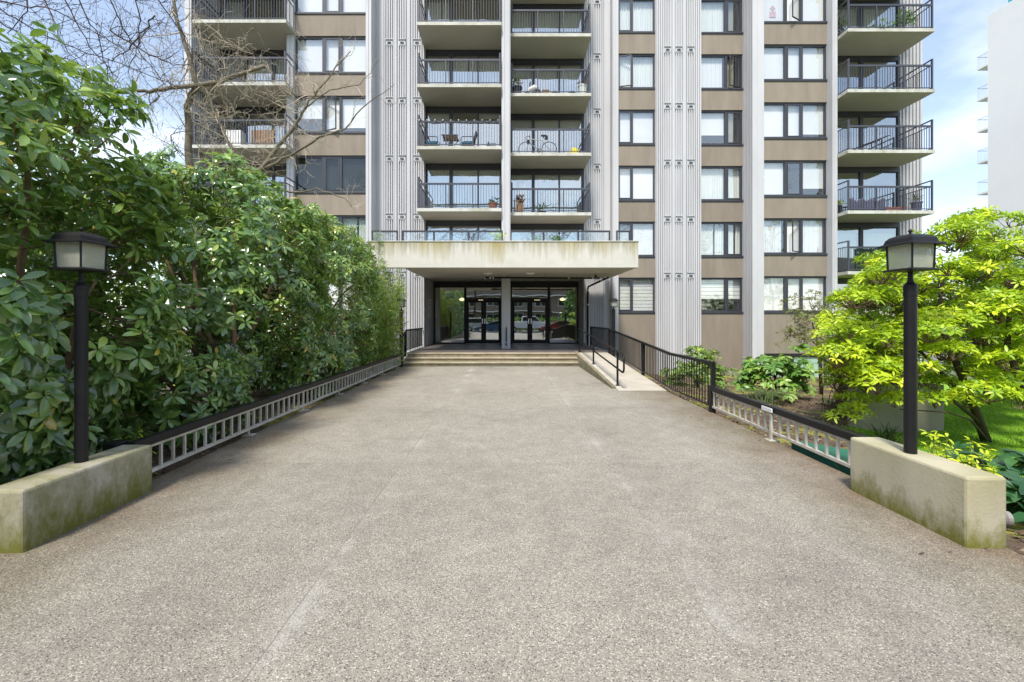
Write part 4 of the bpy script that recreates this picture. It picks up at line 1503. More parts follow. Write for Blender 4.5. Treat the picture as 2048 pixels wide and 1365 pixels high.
def stems(base, tips, r0, mat, parent, name='trunk', bend=0.35, r1=0.012):
    mb = MB()
    for tp in tips:
        b = Vector(base) + Vector((random.uniform(-.18, .18), random.uniform(-.18, .18), 0))
        t = Vector(tp)
        m1 = b.lerp(t, 0.33) + Vector((random.uniform(-bend, bend), random.uniform(-bend, bend), random.uniform(0, .2)))
        m2 = b.lerp(t, 0.66) + Vector((random.uniform(-bend, bend), random.uniform(-bend, bend), random.uniform(0, .3)))
        pts = []
        for i in range(9):
            u = i / 8
            pts.append(((1 - u) ** 3) * b + 3 * u * (1 - u) ** 2 * m1 + 3 * u * u * (1 - u) * m2 + u ** 3 * t + Vector((random.uniform(-.03, .03), random.uniform(-.03, .03), 0)) * (1 if 0 < i < 8 else 0))
        mb.tube(pts, [r0 * (1 - u / 8) ** 0.8 + r1 for u in range(9)], 7)
    return mb.build(name, mat, parent, smooth=True, origin=WL[parent.name])


def twigs(pairs, r, mat, parent, name='branches'):
    mb = MB()
    for p, q in pairs:
        p, q = Vector(p), Vector(q)
        m = p.lerp(q, 0.5) + Vector((random.uniform(-.06, .06), random.uniform(-.06, .06), random.uniform(-.08, .04)))
        mb.tube([p, m, q], [r, r * .8, r * .5], 4, cap=False)
    o = mb.build(name, mat, parent, smooth=True, origin=WL[parent.name])
    return tag(o, kind='stuff')


T_RH = leaf_blunt(0.185, 0.05, 0.30)
T_BR = leaf_template(0.15, 0.04, 0.20)
T_FA = leaf_template(0.20, 0.03, 0.28)
T_BA = leaf_template(0.055, 0.01, 0.35)
T_HO = leaf_template(0.30, 0.06, 0.22, (0.3, 0.66), (1.0, 0.82))
T_OL = leaf_template(0.19, 0.03, 0.1)


def rhodo(c, rad, nw, label, seed, length=0.15, nstem=7, base=None, gap=-0.12, singles=0, mat='rhodo', tmpl=T_RH, power=3.2, shell=0.05, tone_mu=0.45, name='rhododendron', zmin=0.15, el=8, scale=1.1, loose=0.0):
    base = base or (c[0], c[1], gz(c[0], c[1]) - 0.05)
    r = tag(empty(name, base), label, 'shrub', 'rhododendrons along the left fence' if name == 'rhododendron' else None)
    P, U = crown_points(nw, c, rad, power, shell, gap, seed, zmin, scale, loose)
    ax = U * np.array([1, 1, 0.6]) + np.array([0, 0, 0.75]) + RNG.normal(0, 0.25, U.shape)
    b, d, up, ln, idx = whorl_leaves(P, ax, 8, length, el, 20)
    # whorls near the top are younger and lighter
    tw = tone_mu + 0.20 * RNG.normal(0, 1, len(P)) + 0.12 * U[:, 2]
    tone = np.clip(tw[idx] + 0.10 * RNG.normal(0, 1, len(b)), 0.0, 0.99)
    yl = RNG.uniform(0, 1, len(b)) < 0.012
    tone[yl] = 0.995
    # gravity
    d = d + np.array([0, 0, -0.22]) * RNG.uniform(0, 1, (len(b), 1))
    d /= np.linalg.norm(d, axis=1, keepdims=True)
    up = up - d * (up * d).sum(1, keepdims=True)
    up /= np.linalg.norm(up, axis=1, keepdims=True)
    foliage('foliage', (b, d, up, ln), tmpl, tone, M[mat], r, singles)
    nb = len(P)
    bb_, bd, bu, bl, bi = whorl_leaves(P, ax, 3, 0.04, 72, 8)
    foliage('buds', (bb_, bd, bu, bl), T_OL, np.full(len(bb_), 0.93), M[mat], r)
    sel = RNG.choice(len(P), nstem, replace=False)
    tr = stems(base, [P[i] * 0.75 + np.array(c) * 0.25 for i in sel], 0.055, M['bark'], r)
    k = min(len(P), 700)
    sel = RNG.choice(len(P), k, replace=False)
    cc = np.array(c) - np.array([0, 0, rad[2] * 0.35])
    twigs([(P[i] * 0.80 + cc * 0.20 + RNG.normal(0, .10, 3), P[i]) for i in sel], 0.008, M['bark'], r)
    return r


GR = 'rhododendrons along the left fence'
rhodo((-5.98, 4.3, 2.25), (2.15, 2.1, 2.4), 3300, 'big dark rhododendron with large leaves behind the left lamp post', 1.0, 0.162, singles=300, base=(-5.6, 5.2, -0.2), tone_mu=0.46, gap=-0.06, loose=0.5, zmin=0.12)
rhodo((-5.95, 8.6, 2.45), (2.2, 2.0, 2.05), 3500, 'rhododendron with twisted orange brown stems midway along the left fence', 5.0, 0.138, base=(-5.15, 8.15, -0.2), singles=160, tone_mu=0.44, zmin=0.34, nstem=12, gap=-0.06)
rhodo((-5.95, 12.4, 2.15), (2.25, 2.6, 2.3), 4300, 'lighter green rhododendron between the twisted stems and the bamboo', 9.0, 0.122, tone_mu=0.56, gap=-0.12, nstem=9)
rhodo((-9.2, 6.0, 2.3), (2.2, 3.2, 2.5), 1800, 'shadowy rhododendron at the far left edge behind the others', 13.0, 0.17, tone_mu=0.36, gap=-0.1)

rhodo((-4.75, 6.55, 0.55), (0.85, 0.75, 0.62), 260, 'low young rhododendron filling the gap behind the near end of the left fence', 17.0, 0.145, nstem=4, tone_mu=0.5, gap=-0.3, zmin=0.02)
rhodo((-4.6, 10.3, 0.5), (0.7, 0.9, 0.6), 240, 'low rhododendron sprigs right of the twisted stems at the left fence', 19.0, 0.13, nstem=4, tone_mu=0.5, gap=-0.3, zmin=0.02)

# bamboo
bam = tag(empty('bamboo_clump', (-4.7, 16.6, -0.15)), 'feathery bamboo clump at the corner of the canopy', 'bamboo')
mb = MB()
tips = []
cul = []
for i in range(54):
    x = random.uniform(-5.6, -3.85)
    y = random.uniform(15.0, 18.0)
    h = random.uniform(2.6, 3.9) * (1.0 if x < -4.4 else 0.82)
    if i == 0:
        x, y, h = -4.45, 16.2, 4.9
    lx, ly = random.uniform(-.2, .35), random.uniform(-.4, .2)
    pts = [Vector((x + lx * (t / 6) ** 2, y + ly * (t / 6) ** 2, -0.15 + h * t / 6)) for t in range(7)]
    mb.tube(pts, [0.011 * (1 - t / 8) for t in range(7)], 5)
    cul.append(pts)
M['culm'] = simple('bamboo culm', (0.26, 0.25, 0.08), (0.19, 0.20, 0.06), 4, 0.5)
mb.build('culms', M['culm'], bam, smooth=True, origin=WL[bam.name])
C_, A_ = [], []
for pts in cul:
    for t in np.linspace(0.12, 1.0, 46):
        k = min(5, int(t * 6))
        p = pts[k].lerp(pts[k + 1], t * 6 - k)
        rr_ = random.uniform(0.02, 0.33) * (1.15 - 0.7 * t)
        an = random.uniform(0, 6.28)
        C_.append((p.x + rr_ * math.cos(an), p.y + rr_ * math.sin(an), p.z + random.uniform(-.05, .1)))
        A_.append((math.cos(an) * .8, math.sin(an) * .8, random.uniform(-.2, .9)))
b, d, up, ln, idx = whorl_leaves(np.array(C_), np.array(A_), 6, 0.19, 38, 24)
d = d + np.array([0, 0, -0.35]); d /= np.linalg.norm(d, axis=1, keepdims=True)
tone = np.clip(0.5 + 0.2 * RNG.normal(0, 1, len(C_))[idx] + 0.1 * RNG.normal(0, 1, len(b)), 0, 1)
foliage('foliage', (b, d, up, ln), T_BA, tone, M['bamboo'], bam)

# ------------------------------------------------------------------ the right-hand planting
FILL = []


def clumped(name, label, cat, base, clumps, per, spread, length, tmpl, mat, tone_mu, trunk=None, nl=8, el=12, singles=0, group=None, flat=0.35, stem_r=0.05, stem_mat='barkdark'):
    """tiers of whorls: each clump is a flattened pad of rosettes"""
    r = tag(empty(name, base), label, cat, group)
    C_, A_, TN = [], [], []
    prs = []
    for ce in clumps:
        c, s = ce[0], ce[1]
        n = max(3, int(per * s * s))
        tn = random.uniform(-.2, .2) + (ce[2] if len(ce) > 2 else 0)
        for _ in range(n):
            a, q = random.uniform(0, 6.28), math.sqrt(random.random())
            p = (c[0] + spread * s * q * math.cos(a), c[1] + spread * s * q * math.sin(a), c[2] + flat * spread * s * (1 - q * q) + random.gauss(0, 0.10 * s * spread))
            C_.append(p)
            A_.append((math.cos(a) * q * 0.7, math.sin(a) * q * 0.7, 1.0))
            TN.append(tn)
            if random.random() < 0.3:
                prs.append((Vector(c) - Vector((0, 0, spread * s * 0.5)), Vector(p)))
    C_, A_ = np.array(C_), np.array(A_) + RNG.normal(0, .2, (len(A_), 3))
    b, d, up, ln, idx = whorl_leaves(C_, A_, nl, length, el, 16)
    tone = np.clip(tone_mu + np.array(TN)[idx] + 0.12 * RNG.normal(0, 1, len(C_))[idx] + 0.08 * RNG.normal(0, 1, len(b)), 0, 1)
    foliage('foliage', (b, d, up, ln), tmpl, tone, M[mat], r, singles)
    if trunk:
        mb = MB()
        for pts, ra, rb in trunk:
            P = [Vector(p) for p in pts]
            mb.tube(P, [ra + (rb - ra) * i / (len(P) - 1) for i in range(len(P))], 8)
        mb.build('trunk', M[stem_mat], r, smooth=True, origin=WL[r.name])
    twigs(prs, 0.010, M['bark'], r)
    return r, C_


# big yellow-green shrub tree
random.seed(21)
cl = []
tr_b = Vector((8.95, 8.5, -0.62))
for _ in range(150):
    px = random.uniform(1668, 2120)
    t = (px - 1660) / 390
    topy = 560 - 150 * min(1, max(0, (t - 0.12) / 0.55)) if t > 0.12 else 600
    boty = 775 if t < 0.35 else 800
    py = random.uniform(topy + 22, boty)
    dd = random.uniform(7.2, 10.2)
    cl.append((at(px, py, dd), random.uniform(0.75, 1.25)))
for px, py, dd in ((1668, 650, 9.2), (1672, 710, 9.0), (1690, 745, 8.8), (1705, 800, 8.2), (1690, 835, 7.9), (1712, 820, 8.0), (1680, 770, 8.8), (1730, 770, 8.4), (1870, 800, 7.6), (1790, 800, 8.4), (1990, 760, 7.5), (2040, 800, 7.3),
                   (1745, 560, 8.8), (1770, 530, 9.0), (1720, 600, 8.8), (1990, 470, 8.6), (1930, 450, 8.8), (2020, 440, 8.6), (1960, 430, 9.2), (1880, 560, 8.2), (1700, 650, 8.3)):
    cl.append((at(px, py, dd), 0.85))
for _ in range(55):  # deeper fill clumps, the crown's inner shade put into a darker leaf tone
    px = random.uniform(1700, 2100)
    cl.append((at(px, random.uniform(520, 760), random.uniform(9.2, 10.6)), 1.1, -0.3))
trk = [([tr_b, tr_b + Vector((-.55, -.3, .75)), tr_b + Vector((-.95, -.4, 1.5)), tr_b + Vector((-1.1, -.2, 2.3)), tr_b + Vector((-.8, 0, 3.2))], 0.085, 0.025),
       ([tr_b + Vector((.35, -.5, 0)), tr_b + Vector((.1, -.7, .5)), tr_b + Vector((-.35, -.9, 1.1)), tr_b + Vector((-.6, -.9, 1.9)), tr_b + Vector((-.2, -.6, 3.0))], 0.095, 0.025),
       ([tr_b + Vector((.5, -.3, .1)), tr_b + Vector((.55, -.4, 1.0)), tr_b + Vector((.5, -.3, 2.0)), tr_b + Vector((.3, 0, 3.2))], 0.085, 0.03),
       ([tr_b + Vector((-.3, -.2, .4)), tr_b + Vector((-1.2, -.4, 1.0)), tr_b + Vector((-2.1, -.3, 1.35)), tr_b + Vector((-2.6, 0, 1.7))], 0.035, 0.012),
       ([tr_b + Vector((-.5, -.3, .7)), tr_b + Vector((-1.4, -.2, 1.7)), tr_b + Vector((-2.2, .1, 2.4))], 0.04, 0.012),
       ([tr_b + Vector((-.2, -.2, .1)), tr_b + Vector((-.9, -.6, .55)), tr_b + Vector((-1.6, -.9, .75)), tr_b + Vector((-2.4, -.9, .8))], 0.022, 0.008)]
clumped('yellow_green_shrub', 'large yellow green shrub tree with tiered foliage behind the right lamp post', 'shrub', tuple(tr_b), cl, 31, 0.34, 0.112, T_BR, 'bright', 0.52, trk, singles=300)
# darker tree canopy beyond it
random.seed(5)
cl = [(at(random.uniform(1950, 2200), random.uniform(520, 760), random.uniform(11, 13.5)), random.uniform(0.9, 1.5)) for _ in range(60)]
clumped('evergreen_shrub', 'darker green shrub behind the yellow green one at the right edge', 'shrub', (12.8, 12.2, gz(12.8, 12.2)), cl, 14, 0.5, 0.16, T_BR, 'fatsia', 0.35, [([(12.8, 12.2, -.7), (12.9, 12.1, .6), (12.7, 12.0, 2.2)], 0.09, 0.03)])
# thin olive shrub by the wall
random.seed(8)
cl = [(at(random.gauss(1625, 30), random.uniform(592, 690), random.uniform(14.0, 15.6)), random.uniform(0.5, 1.0)) for _ in range(75)]
bs = (10.35, 15.0, gz(10.35, 15.0) - .05)
clumped('sparse_shrub', 'sparse olive shrub with thin dark trunk against the taupe wall', 'shrub', bs, cl, 9, 0.30, 0.085, T_OL, 'olive', 0.5,
        [([bs, (10.3, 15, 0.2), (10.15, 14.9, .9), (9.9, 14.8, 1.6)], 0.06, 0.02), ([(10.3, 15, .2), (10.5, 14.9, 1.0), (10.4, 14.8, 1.9)], 0.03, 0.012), ([(10.15, 14.9, .8), (9.5, 14.8, 1.3)], 0.02, 0.008)], nl=6, el=20, flat=0.6)
# rounded shrub behind the ramp fence
random.seed(9)
cl = []
for _ in range(80):
    a, q, e = random.uniform(0, 6.28), random.uniform(.55, 1), random.uniform(-.2, 1.4)
    cl.append(((5.5 + .95 * q * math.cos(a) * math.cos(e), 13.2 + .95 * q * math.sin(a) * math.cos(e), -.2 + 1.0 * q * math.sin(e)), random.uniform(.6, 1)))
clumped('rounded_shrub', 'rounded light green shrub behind the black ramp fence', 'shrub', (5.5, 13.2, gz(5.5, 13.2)), cl, 9, 0.24, 0.12, T_OL, 'pale', 0.55, [([(5.5, 13.2, -.5), (5.5, 13.2, .3)], 0.05, 0.03)], nl=8)
# fatsia
random.seed(10)
cl = []
for _ in range(46):
    a, q, e = random.uniform(0, 6.28), random.uniform(.5, 1), random.uniform(-.1, 1.4)
    cl.append(((8.0 + 1.2 * q * math.cos(a) * math.cos(e), 13.6 + 1.0 * q * math.sin(a) * math.cos(e), -.35 + 0.98 * q * math.sin(e)), 1.0))
cl.append(((8.85, 13.6, .86), .5)); cl.append(((8.7, 13.7, .8), .5))
clumped('hand_leaf_shrub', 'broad hand-leaved shrub in front of the mint basement window', 'shrub', (8.0, 13.6, gz(8, 13.6)), cl, 4.2, 0.26, 0.21, T_FA, 'fatsia', 0.58, [([(8, 13.6, -.7), (8, 13.6, .1)], 0.05, 0.03)], nl=8, el=-2)


def frond_plant(name, label, cat, base, n, length, mat, width, arch, group=None, seed=1):
    random.seed(seed)
    r = tag(empty(name, base), label, cat, group)
    Bs, Ds, Us, Ls = [], [], [], []
    mb = MB()
    for i in range(n):
        an = 6.28 * i / n + random.uniform(-.2, .2)
        Ln = length * random.uniform(.75, 1.1)
        rd = Vector((math.cos(an), math.sin(an), 0))
        pts = []
        for t in range(9):
            u = t / 8
            pts.append(Vector(base) + rd * Ln * u * (0.55 + .35 * u) + Vector((0, 0, arch * Ln * (u * 1.5 - 1.15 * u * u))))
        mb.tube(pts, [0.006 * (1 - .09 * t) for t in range(9)], 3, cap=False)
        for s in range(3, 30):
            u = s / 30
            k = min(7, int(u * 8))
            p = pts[k].lerp(pts[k + 1], u * 8 - k)
            dr = (pts[k + 1] - pts[k]).normalized()
            sd = dr.cross(Vector((0, 0, 1))).normalized()
            for sg in (-1, 1):
                dd_ = (sd * sg + dr * .35).normalized()
                Bs.append(p); Ds.append(dd_); Us.append(sd.cross(dr) * 1.0); Ls.append(width * math.sin(math.pi * (0.12 + .85 * u)) * random.uniform(.85, 1.1))
    mb.build('fronds', M['bark'], r, origin=WL[r.name])
    b, d, u_, l_ = (np.array([tuple(q) for q in Bs]), np.array([tuple(q) for q in Ds]), np.array([tuple(q) for q in Us]), np.array(Ls))
    tone = np.clip(0.5 + .2 * RNG.normal(0, 1, len(b)), 0, 1)
    foliage('foliage', (b, d, u_, l_), leaf_template(0.14, 0.0, 0.1), tone, M[mat], r)
    return r


frond_plant('fern', 'dark arching fern at the foot of the hand-leaved shrub', 'fern', (7.0, 12.2, gz(7.0, 12.2)), 22, 0.95, 'fern', 0.11, 0.75, seed=3)
frond_plant('fern', 'smaller fern under the yellow green shrub near the wall', 'fern', (8.6, 12.0, gz(8.6, 12.0)), 14, 0.6, 'fern', 0.08, 0.6, seed=4)


def blades(name, label, cat, base, n, h, wd, mat, spread, seed=1, tone_mu=.4):
    random.seed(seed)
    r = tag(empty(name, base), label, cat)
    Bs, Ds, Us, Ls = [], [], [], []
    for i in range(n):
        an = random.uniform(0, 6.28)
        e = random.uniform(.35, 1.4)
        d_ = Vector((math.cos(an) * math.cos(e), math.sin(an) * math.cos(e), math.sin(e)))
        Bs.append(tuple(Vector(base) + Vector((random.gauss(0, spread), random.gauss(0, spread), 0))))
        Ds.append(tuple(d_)); Us.append(tuple(Vector((-math.cos(an) * math.sin(e), -math.sin(an) * math.sin(e), math.cos(e))))); Ls.append(h * random.uniform(.6, 1.1))
    b, d, u_, l_ = map(np.array, (Bs, Ds, Us, Ls))
    foliage('foliage', (b, d, u_, l_), leaf_template(wd, 0.01, 0.25), np.clip(tone_mu + .2 * RNG.normal(0, 1, n), 0, 1), M[mat], r)
    return r


p = at(1775, 862, 7.9)
blades('spiky_plant', 'dark spiky tuft in front of the retaining wall', 'plant', (p.x, 7.9, gz(p.x, 7.9) - .02), 90, 0.42, 0.03, 'fern', 0.05, 2, .3)
p = at(1520, 800, 10.5)
blades('grass_tuft', 'wispy grass tuft beside the fern', 'plant', (p.x, 10.5, gz(p.x, 10.5) - .02), 70, 0.5, 0.018, 'fern', 0.12, 3, .5)
blades('grass_tuft', 'thin grass tuft between plinth and green lid', 'plant', (4.0, 5.0, gz(4.0, 5.0) - .02), 40, 0.3, 0.018, 'pale', 0.08, 4, .6)


def hosta(base, n, length, label, seed, spread, mat='hosta', tmpl=T_HO, tone=.5, singles=0, name='leafy_plant', zr=0.3):
    random.seed(seed)
    r = tag(empty(name, base), label, 'plant')
    C_ = np.array([(base[0] + random.gauss(0, spread), base[1] + random.gauss(0, spread), base[2] + random.uniform(.08, zr)) for _ in range(n)])
    b, d, up, ln, idx = whorl_leaves(C_, np.tile([0, -.15, 1.0], (n, 1)) + RNG.normal(0, .25, (n, 3)), 5, length, 5, 18)
    foliage('foliage', (b, d, up, ln), tmpl, np.clip(tone + .2 * RNG.normal(0, 1, len(b)), 0, 1), M[mat], r, singles)
    twigs([(Vector(base), Vector(c)) for c in C_], 0.006, M['culm'], r, 'stalks')
    return r


p = at(2012, 950, 5.1)
hosta((p.x, 5.1, gz(p.x, 5.1)), 30, 0.17, 'dark broad-leaved plant beyond the right plinth', 5, 0.22, singles=80, zr=0.46)
p = at(2030, 1035, 4.1)
hosta((p.x, 4.1, gz(p.x, 4.1)), 16, 0.19, 'low dark leaves beside the drain pipe', 6, 0.16, singles=40, zr=0.3)
hosta((4.75, 5.0, gz(4.75, 5.0)), 26, 0.085, 'small yellow green plant just behind the right plinth', 7, 0.12, 'bright', T_BR, .7, zr=0.55)
hosta((4.42, 4.25, gz(4.4, 4.25)), 18, 0.085, 'small yellow green sprig beside the end of the right plinth', 8, 0.08, 'bright', T_BR, .75, zr=0.48)
hosta((6.1, 6.0, gz(6.1, 6.0)), 30, 0.10, 'yellow green groundcover at the right edge of the lawn', 9, 0.25, 'bright', T_BR, .7, zr=0.45)
hosta((-4.55, 5.35, gz(-4.5, 5.3)), 16, 0.09, 'young bright green sprigs at the left fence end', 10, 0.14, 'bright', T_BR, .45, zr=0.35)

# retaining wall, dry shrub, stones, lid, pipe
tag(one('retaining_wall', M['retain'], 'weathered concrete retaining wall under the yellow green shrub', 'wall', lambda mb: mb.box(7.2, 8.98, 9.35, 9.65, -1.2, 0.33), bevel=0.02))
random.seed(31)
ds = tag(empty('dry_shrub', (8.2, 10.6, -0.2)), 'tangle of brown dry twigs behind the retaining wall', 'shrub')
twigs([((8.3 + random.uniform(-.8, .6), 10.4 + random.gauss(0, .3), -.6), (8.25 + random.uniform(-1.0, .9), 10.2 + random.gauss(0, .3), random.uniform(.35, .9))) for _ in range(420)], 0.010, M['bark'], ds)
ORD = ('leftmost', 'second from the left', 'third from the left', 'fourth from the left', 'fifth from the left', 'rightmost')
for i in range(6):
    px = 1700 + 17 * i + random.uniform(-4, 4)
    dd = random.uniform(7.6, 8.4)
    x = (px - CX) * dd / FPX
    s = random.uniform(.05, .11)
    mb = MB()
    mb.lathe((0, 0, 0), [(.3, -.5), (.8, -.2), (1, .2), (.7, .6), (.2, .75)], 7)
    mb.v = [(v[0] * s * 1.5 * random.uniform(.85, 1.1) + x, v[1] * s * 1.2 * random.uniform(.85, 1.1) + dd, v[2] * s * .8 + gz(x, dd) + .02) for v in mb.v]
    tag(mb.build('rock', M['stone']), ORD[i] + ' of the six grey rocks in front of the retaining wall', 'rock', 'grey rocks edging the bed')

lid = tag(empty('utility_lid', (4.3, 5.9, -0.3)), 'low green utility box lid in the bed beside the right fence', 'utility box')
part('lid', M['utility'], lambda mb: mb.hexa([(3.80, 4.95, .03), (4.75, 4.95, -.14), (4.75, 6.15, -.14), (3.80, 6.15, .03), (3.80, 4.95, .07), (4.75, 4.95, -.10), (4.75, 6.15, -.10), (3.80, 6.15, .07)]), lid, bevel=0.008)
part('box', M['utility'], lambda mb: mb.hexa([(3.82, 4.98, -.6), (4.72, 4.98, -.6), (4.72, 6.12, -.6), (3.82, 6.12, -.6), (3.82, 4.98, .022), (4.72, 4.98, -.14), (4.72, 6.12, -.14), (3.82, 6.12, .022)]), lid)

def dpipe(mb):
    mb.tube([(3.66, 3.74, 0.10), (4.0, 3.63, 0.10)], 0.058, 16)
dpz = tag(one('drain_pipe', M['pvc'], 'short grey pipe lying behind the end of the right plinth', 'pipe', dpipe, smooth=False))
part('collar', M['stone'], lambda mb: mb.tube([(3.86, 3.675, 0.10), (3.97, 3.64, 0.10)], 0.064, 16), dpz)

# lawn blades and bark chips
def scatter(n, x0, x1, y0, y1, keep):
    P = np.column_stack([RNG.uniform(x0, x1, n), RNG.uniform(y0, y1, n)])
    P = np.array([p for p in P if keep(p[0], p[1])])
    z = np.array([gz(p[0], p[1]) for p in P])
    return np.column_stack([P, z])


def lawn_keep(x, y):
    return x + 0.6 - 0.75 * max(0, y - 9) > 7.45 + 0.15 * math.sin(y * 1.3) and not (7.1 < x < 9.05 and 9.2 < y < 11.5) and x < 8.0 + y * 1.1


P = scatter(70000, 6.0, 15, 5, 16, lawn_keep)
th = RNG.uniform(0, 6.28, len(P))
h = RNG.uniform(0.03, 0.07, len(P))
ww = 0.006
a0 = P + np.column_stack([np.cos(th) * ww, np.sin(th) * ww, np.zeros(len(P))])
a1 = P - np.column_stack([np.cos(th) * ww, np.sin(th) * ww, np.zeros(len(P))])
tp = P + np.column_stack([RNG.normal(0, .02, len(P)), RNG.normal(0, .02, len(P)), h])
V = np.stack([a0, a1, tp], 1).reshape(-1, 3)
F = np.arange(len(V)).reshape(-1, 3)
gme = np_mesh('lawn_grass', V, F, M['grass'], np.repeat(RNG.uniform(0, 1, len(P)), 3), smooth=False)
tag(place('lawn_grass', gme, (0, 0, 0)), 'bright green lawn grass to the right of the walkway', 'grass', kind='stuff')


def chips(n, x0, x1, y0, y1, keep):
    P = scatter(n, x0, x1, y0, y1, keep)
    k = len(P)
    th = RNG.uniform(0, 6.28, k)
    s = RNG.uniform(.008, .03, k)
    u = np.column_stack([np.cos(th), np.sin(th), RNG.normal(0, .3, k)]) * s[:, None]
    v = np.column_stack([-np.sin(th), np.cos(th), RNG.normal(0, .4, k)]) * (s * RNG.uniform(.25, .6, k))[:, None]
    c = P + np.array([0, 0, .012])
    V = np.stack([c + u + v, c - u + v, c - u - v, c + u - v], 1).reshape(-1, 3)
    q = np.arange(k) * 4
    F = np.concatenate([np.column_stack([q, q + 1, q + 2]), np.column_stack([q, q + 2, q + 3])])
    return V, F, np.repeat(RNG.uniform(0, 1, k), 4)


V, F, T = chips(16000, 3.75, 9.5, 3.0, 14, lambda x, y: not lawn_keep(x, y) and not (7.1 < x < 9.1 and 9.2 < y < 11.5))
tag(place('bark_mulch', np_mesh('bark_mulch', V, F, M['chip'], T, False), (0, 0, 0)), 'brown bark mulch in the bed right of the walkway', 'mulch', kind='stuff')
V, F, T = chips(9000, -7, -3.78, 3.0, 16, lambda x, y: True)
tag(place('leaf_litter', np_mesh('leaf_litter', V, F, M['chip'], T, False), (0, 0, 0)), 'brown leaf litter under the rhododendrons', 'litter', kind='stuff')

V, F, T = chips(110, -3.68, -2.9, 4.5, 15.5, lambda x, y: random.random() < (-(x) - 2.8))
V2, F2, T2 = chips(70, 2.9, 3.66, 3.2, 10.5, lambda x, y: random.random() < (x - 2.8))
for q in (V, V2):
    m4 = q.reshape(-1, 4, 3).mean(1).repeat(4, 0)
    q[:] = m4 + (q - m4) * 0.6
    q[:, 2] += 0.10
fo = np_mesh('fallen_leaves', np.vstack([V, V2]), np.vstack([F, F2 + len(V)]), M['chip'], np.concatenate([T, T2]), False)
tag(place('fallen_leaves', fo, (0, 0, 0)), 'specks of fallen leaf along both edges of the walkway', 'litter', kind='stuff')

# ------------------------------------------------------------------ bare trees
def grow(mb, p, d, ln, r, depth, curl, kids, out=None, minr=0.0032):
    n = 5 if depth > 0 else 4
    pts, rs = [p], [r]
    for i in range(n):
        d = (d + Vector((random.gauss(0, curl), random.gauss(0, curl), random.gauss(0, curl)))).normalized()
        p = p + d * ln / n
        pts.append(p)
        rs.append(max(minr, r * (1 - 0.75 * (i + 1) / n)))
    mb.tube(pts, rs, 4 if r > 0.012 else 3, cap=False)
    if depth > 0:
        for _ in range(kids):
            i = random.randint(1, n)
            ax = Vector((random.gauss(0, 1), random.gauss(0, 1), random.gauss(0, .8))).normalized()
            dd_ = (d * 0.75 + ax * 0.9).normalized()
            grow(mb, pts[i], dd_, ln * random.uniform(.45, .8), max(minr, rs[i] * .6), depth - 1, curl * 1.1, kids, minr=minr)


def limb(mb, pts, ra, rb, sides=7):
    P = []
    for a, b_ in zip(pts, pts[1:]):
        for t in range(4):
            P.append(a.lerp(b_, t / 4))
    P.append(pts[-1])
    P = [q + Vector((random.gauss(0, .015), random.gauss(0, .02), random.gauss(0, .015))) for q in P]
    mb.tube(P, [ra + (rb - ra) * i / (len(P) - 1) for i in range(len(P))], sides)
    return P


random.seed(42)
tb = Vector((-8.3, 12.0, -0.2))
tree = tag(empty('bare_tree', tuple(tb)), 'bare deciduous tree with tangled twigs in front of the left balconies', 'tree')
mbL, mbT = MB(), MB()
D0 = 11.8
L1 = limb(mbL, [tb, at(420, 520, 12.0), at(392, 400, 12.0), at(378, 320, 12.0), at(375, 215, 12.0), at(392, 168, 11.9), at(372, 95, 11.8), at(352, 30, 11.7), at(335, -60, 11.6)], 0.13, 0.03)
L2 = limb(mbL, [at(392, 172, 11.9), at(345, 176, 11.6), at(300, 184, 11.4), at(245, 182, 11.2), at(205, 172, 11.0)], 0.06, 0.03)
L2b = limb(mbL, [at(392, 172, 11.9), at(440, 163, 11.9), at(485, 150, 11.9), at(530, 134, 11.9)], 0.065, 0.045)
L3 = limb(mbL, [at(430, 470, 12.2), at(462, 360, 12.2), at(472, 318, 12.1), at(450, 270, 12.0), at(432, 230, 11.9), at(412, 180, 11.8)], 0.06, 0.03)
L4 = limb(mbL, [at(440, 480, 12.4), at(475, 368, 12.4), at(520, 340, 12.4), at(558, 292, 12.4), at(588, 255, 12.4), at(612, 215, 12.3), at(642, 170, 12.2), at(700, 100, 12.1)], 0.085, 0.012)
L5 = limb(mbL, [at(525, 338, 12.4), at(580, 312, 12.4), at(640, 276, 12.3), at(690, 258, 12.2), at(735, 205, 12.1), at(790, 170, 12.0)], 0.045, 0.006)
L6 = limb(mbL, [at(610, 218, 12.3), at(660, 180, 12.2), at(720, 170, 12.1), at(760, 118, 12.0)], 0.02, 0.006)
L7 = limb(mbL, [at(560, 380, 12.3), at(600, 386, 12.2), at(632, 378, 12.1), at(690, 395, 12.0), at(705, 415, 12.0)], 0.03, 0.006)
mbL.build('trunk', M['limb'], tree, smooth=True, origin=WL[tree.name])
def sprout(P, n, ln, r, depth, curl, kids, bias, i0=0.1):
    for _ in range(n):
        p = P[random.randint(int(len(P) * i0), len(P) - 1)]
        d = (Vector((random.gauss(0, 1), random.gauss(0, .7), random.gauss(0, 1))).normalized() + Vector(bias)).normalized()
        grow(mbT, p, d, ln * random.uniform(.6, 1.2), r, depth, curl, kids)
sprout(L1, 24, 1.5, 0.016, 2, .28, 3, (0.1, 0, .2), .3)
sprout(L2, 16, 1.3, 0.014, 2, .3, 3, (-.3, 0, .3))
sprout(L2b, 17, 1.2, 0.013, 2, .38, 4, (.3, 0, .1))
sprout(L3, 18, 1.2, 0.013, 2, .38, 4, (.3, 0, .0))
sprout(L4, 22, 1.2, 0.013, 2, .38, 4, (.0, 0, .05), .2)
sprout(L5, 12, 0.8, 0.010, 1, .35, 3, (.2, 0, .1))
sprout(L6, 8, 0.7, 0.008, 1, .3, 3, (.3, 0, .2))
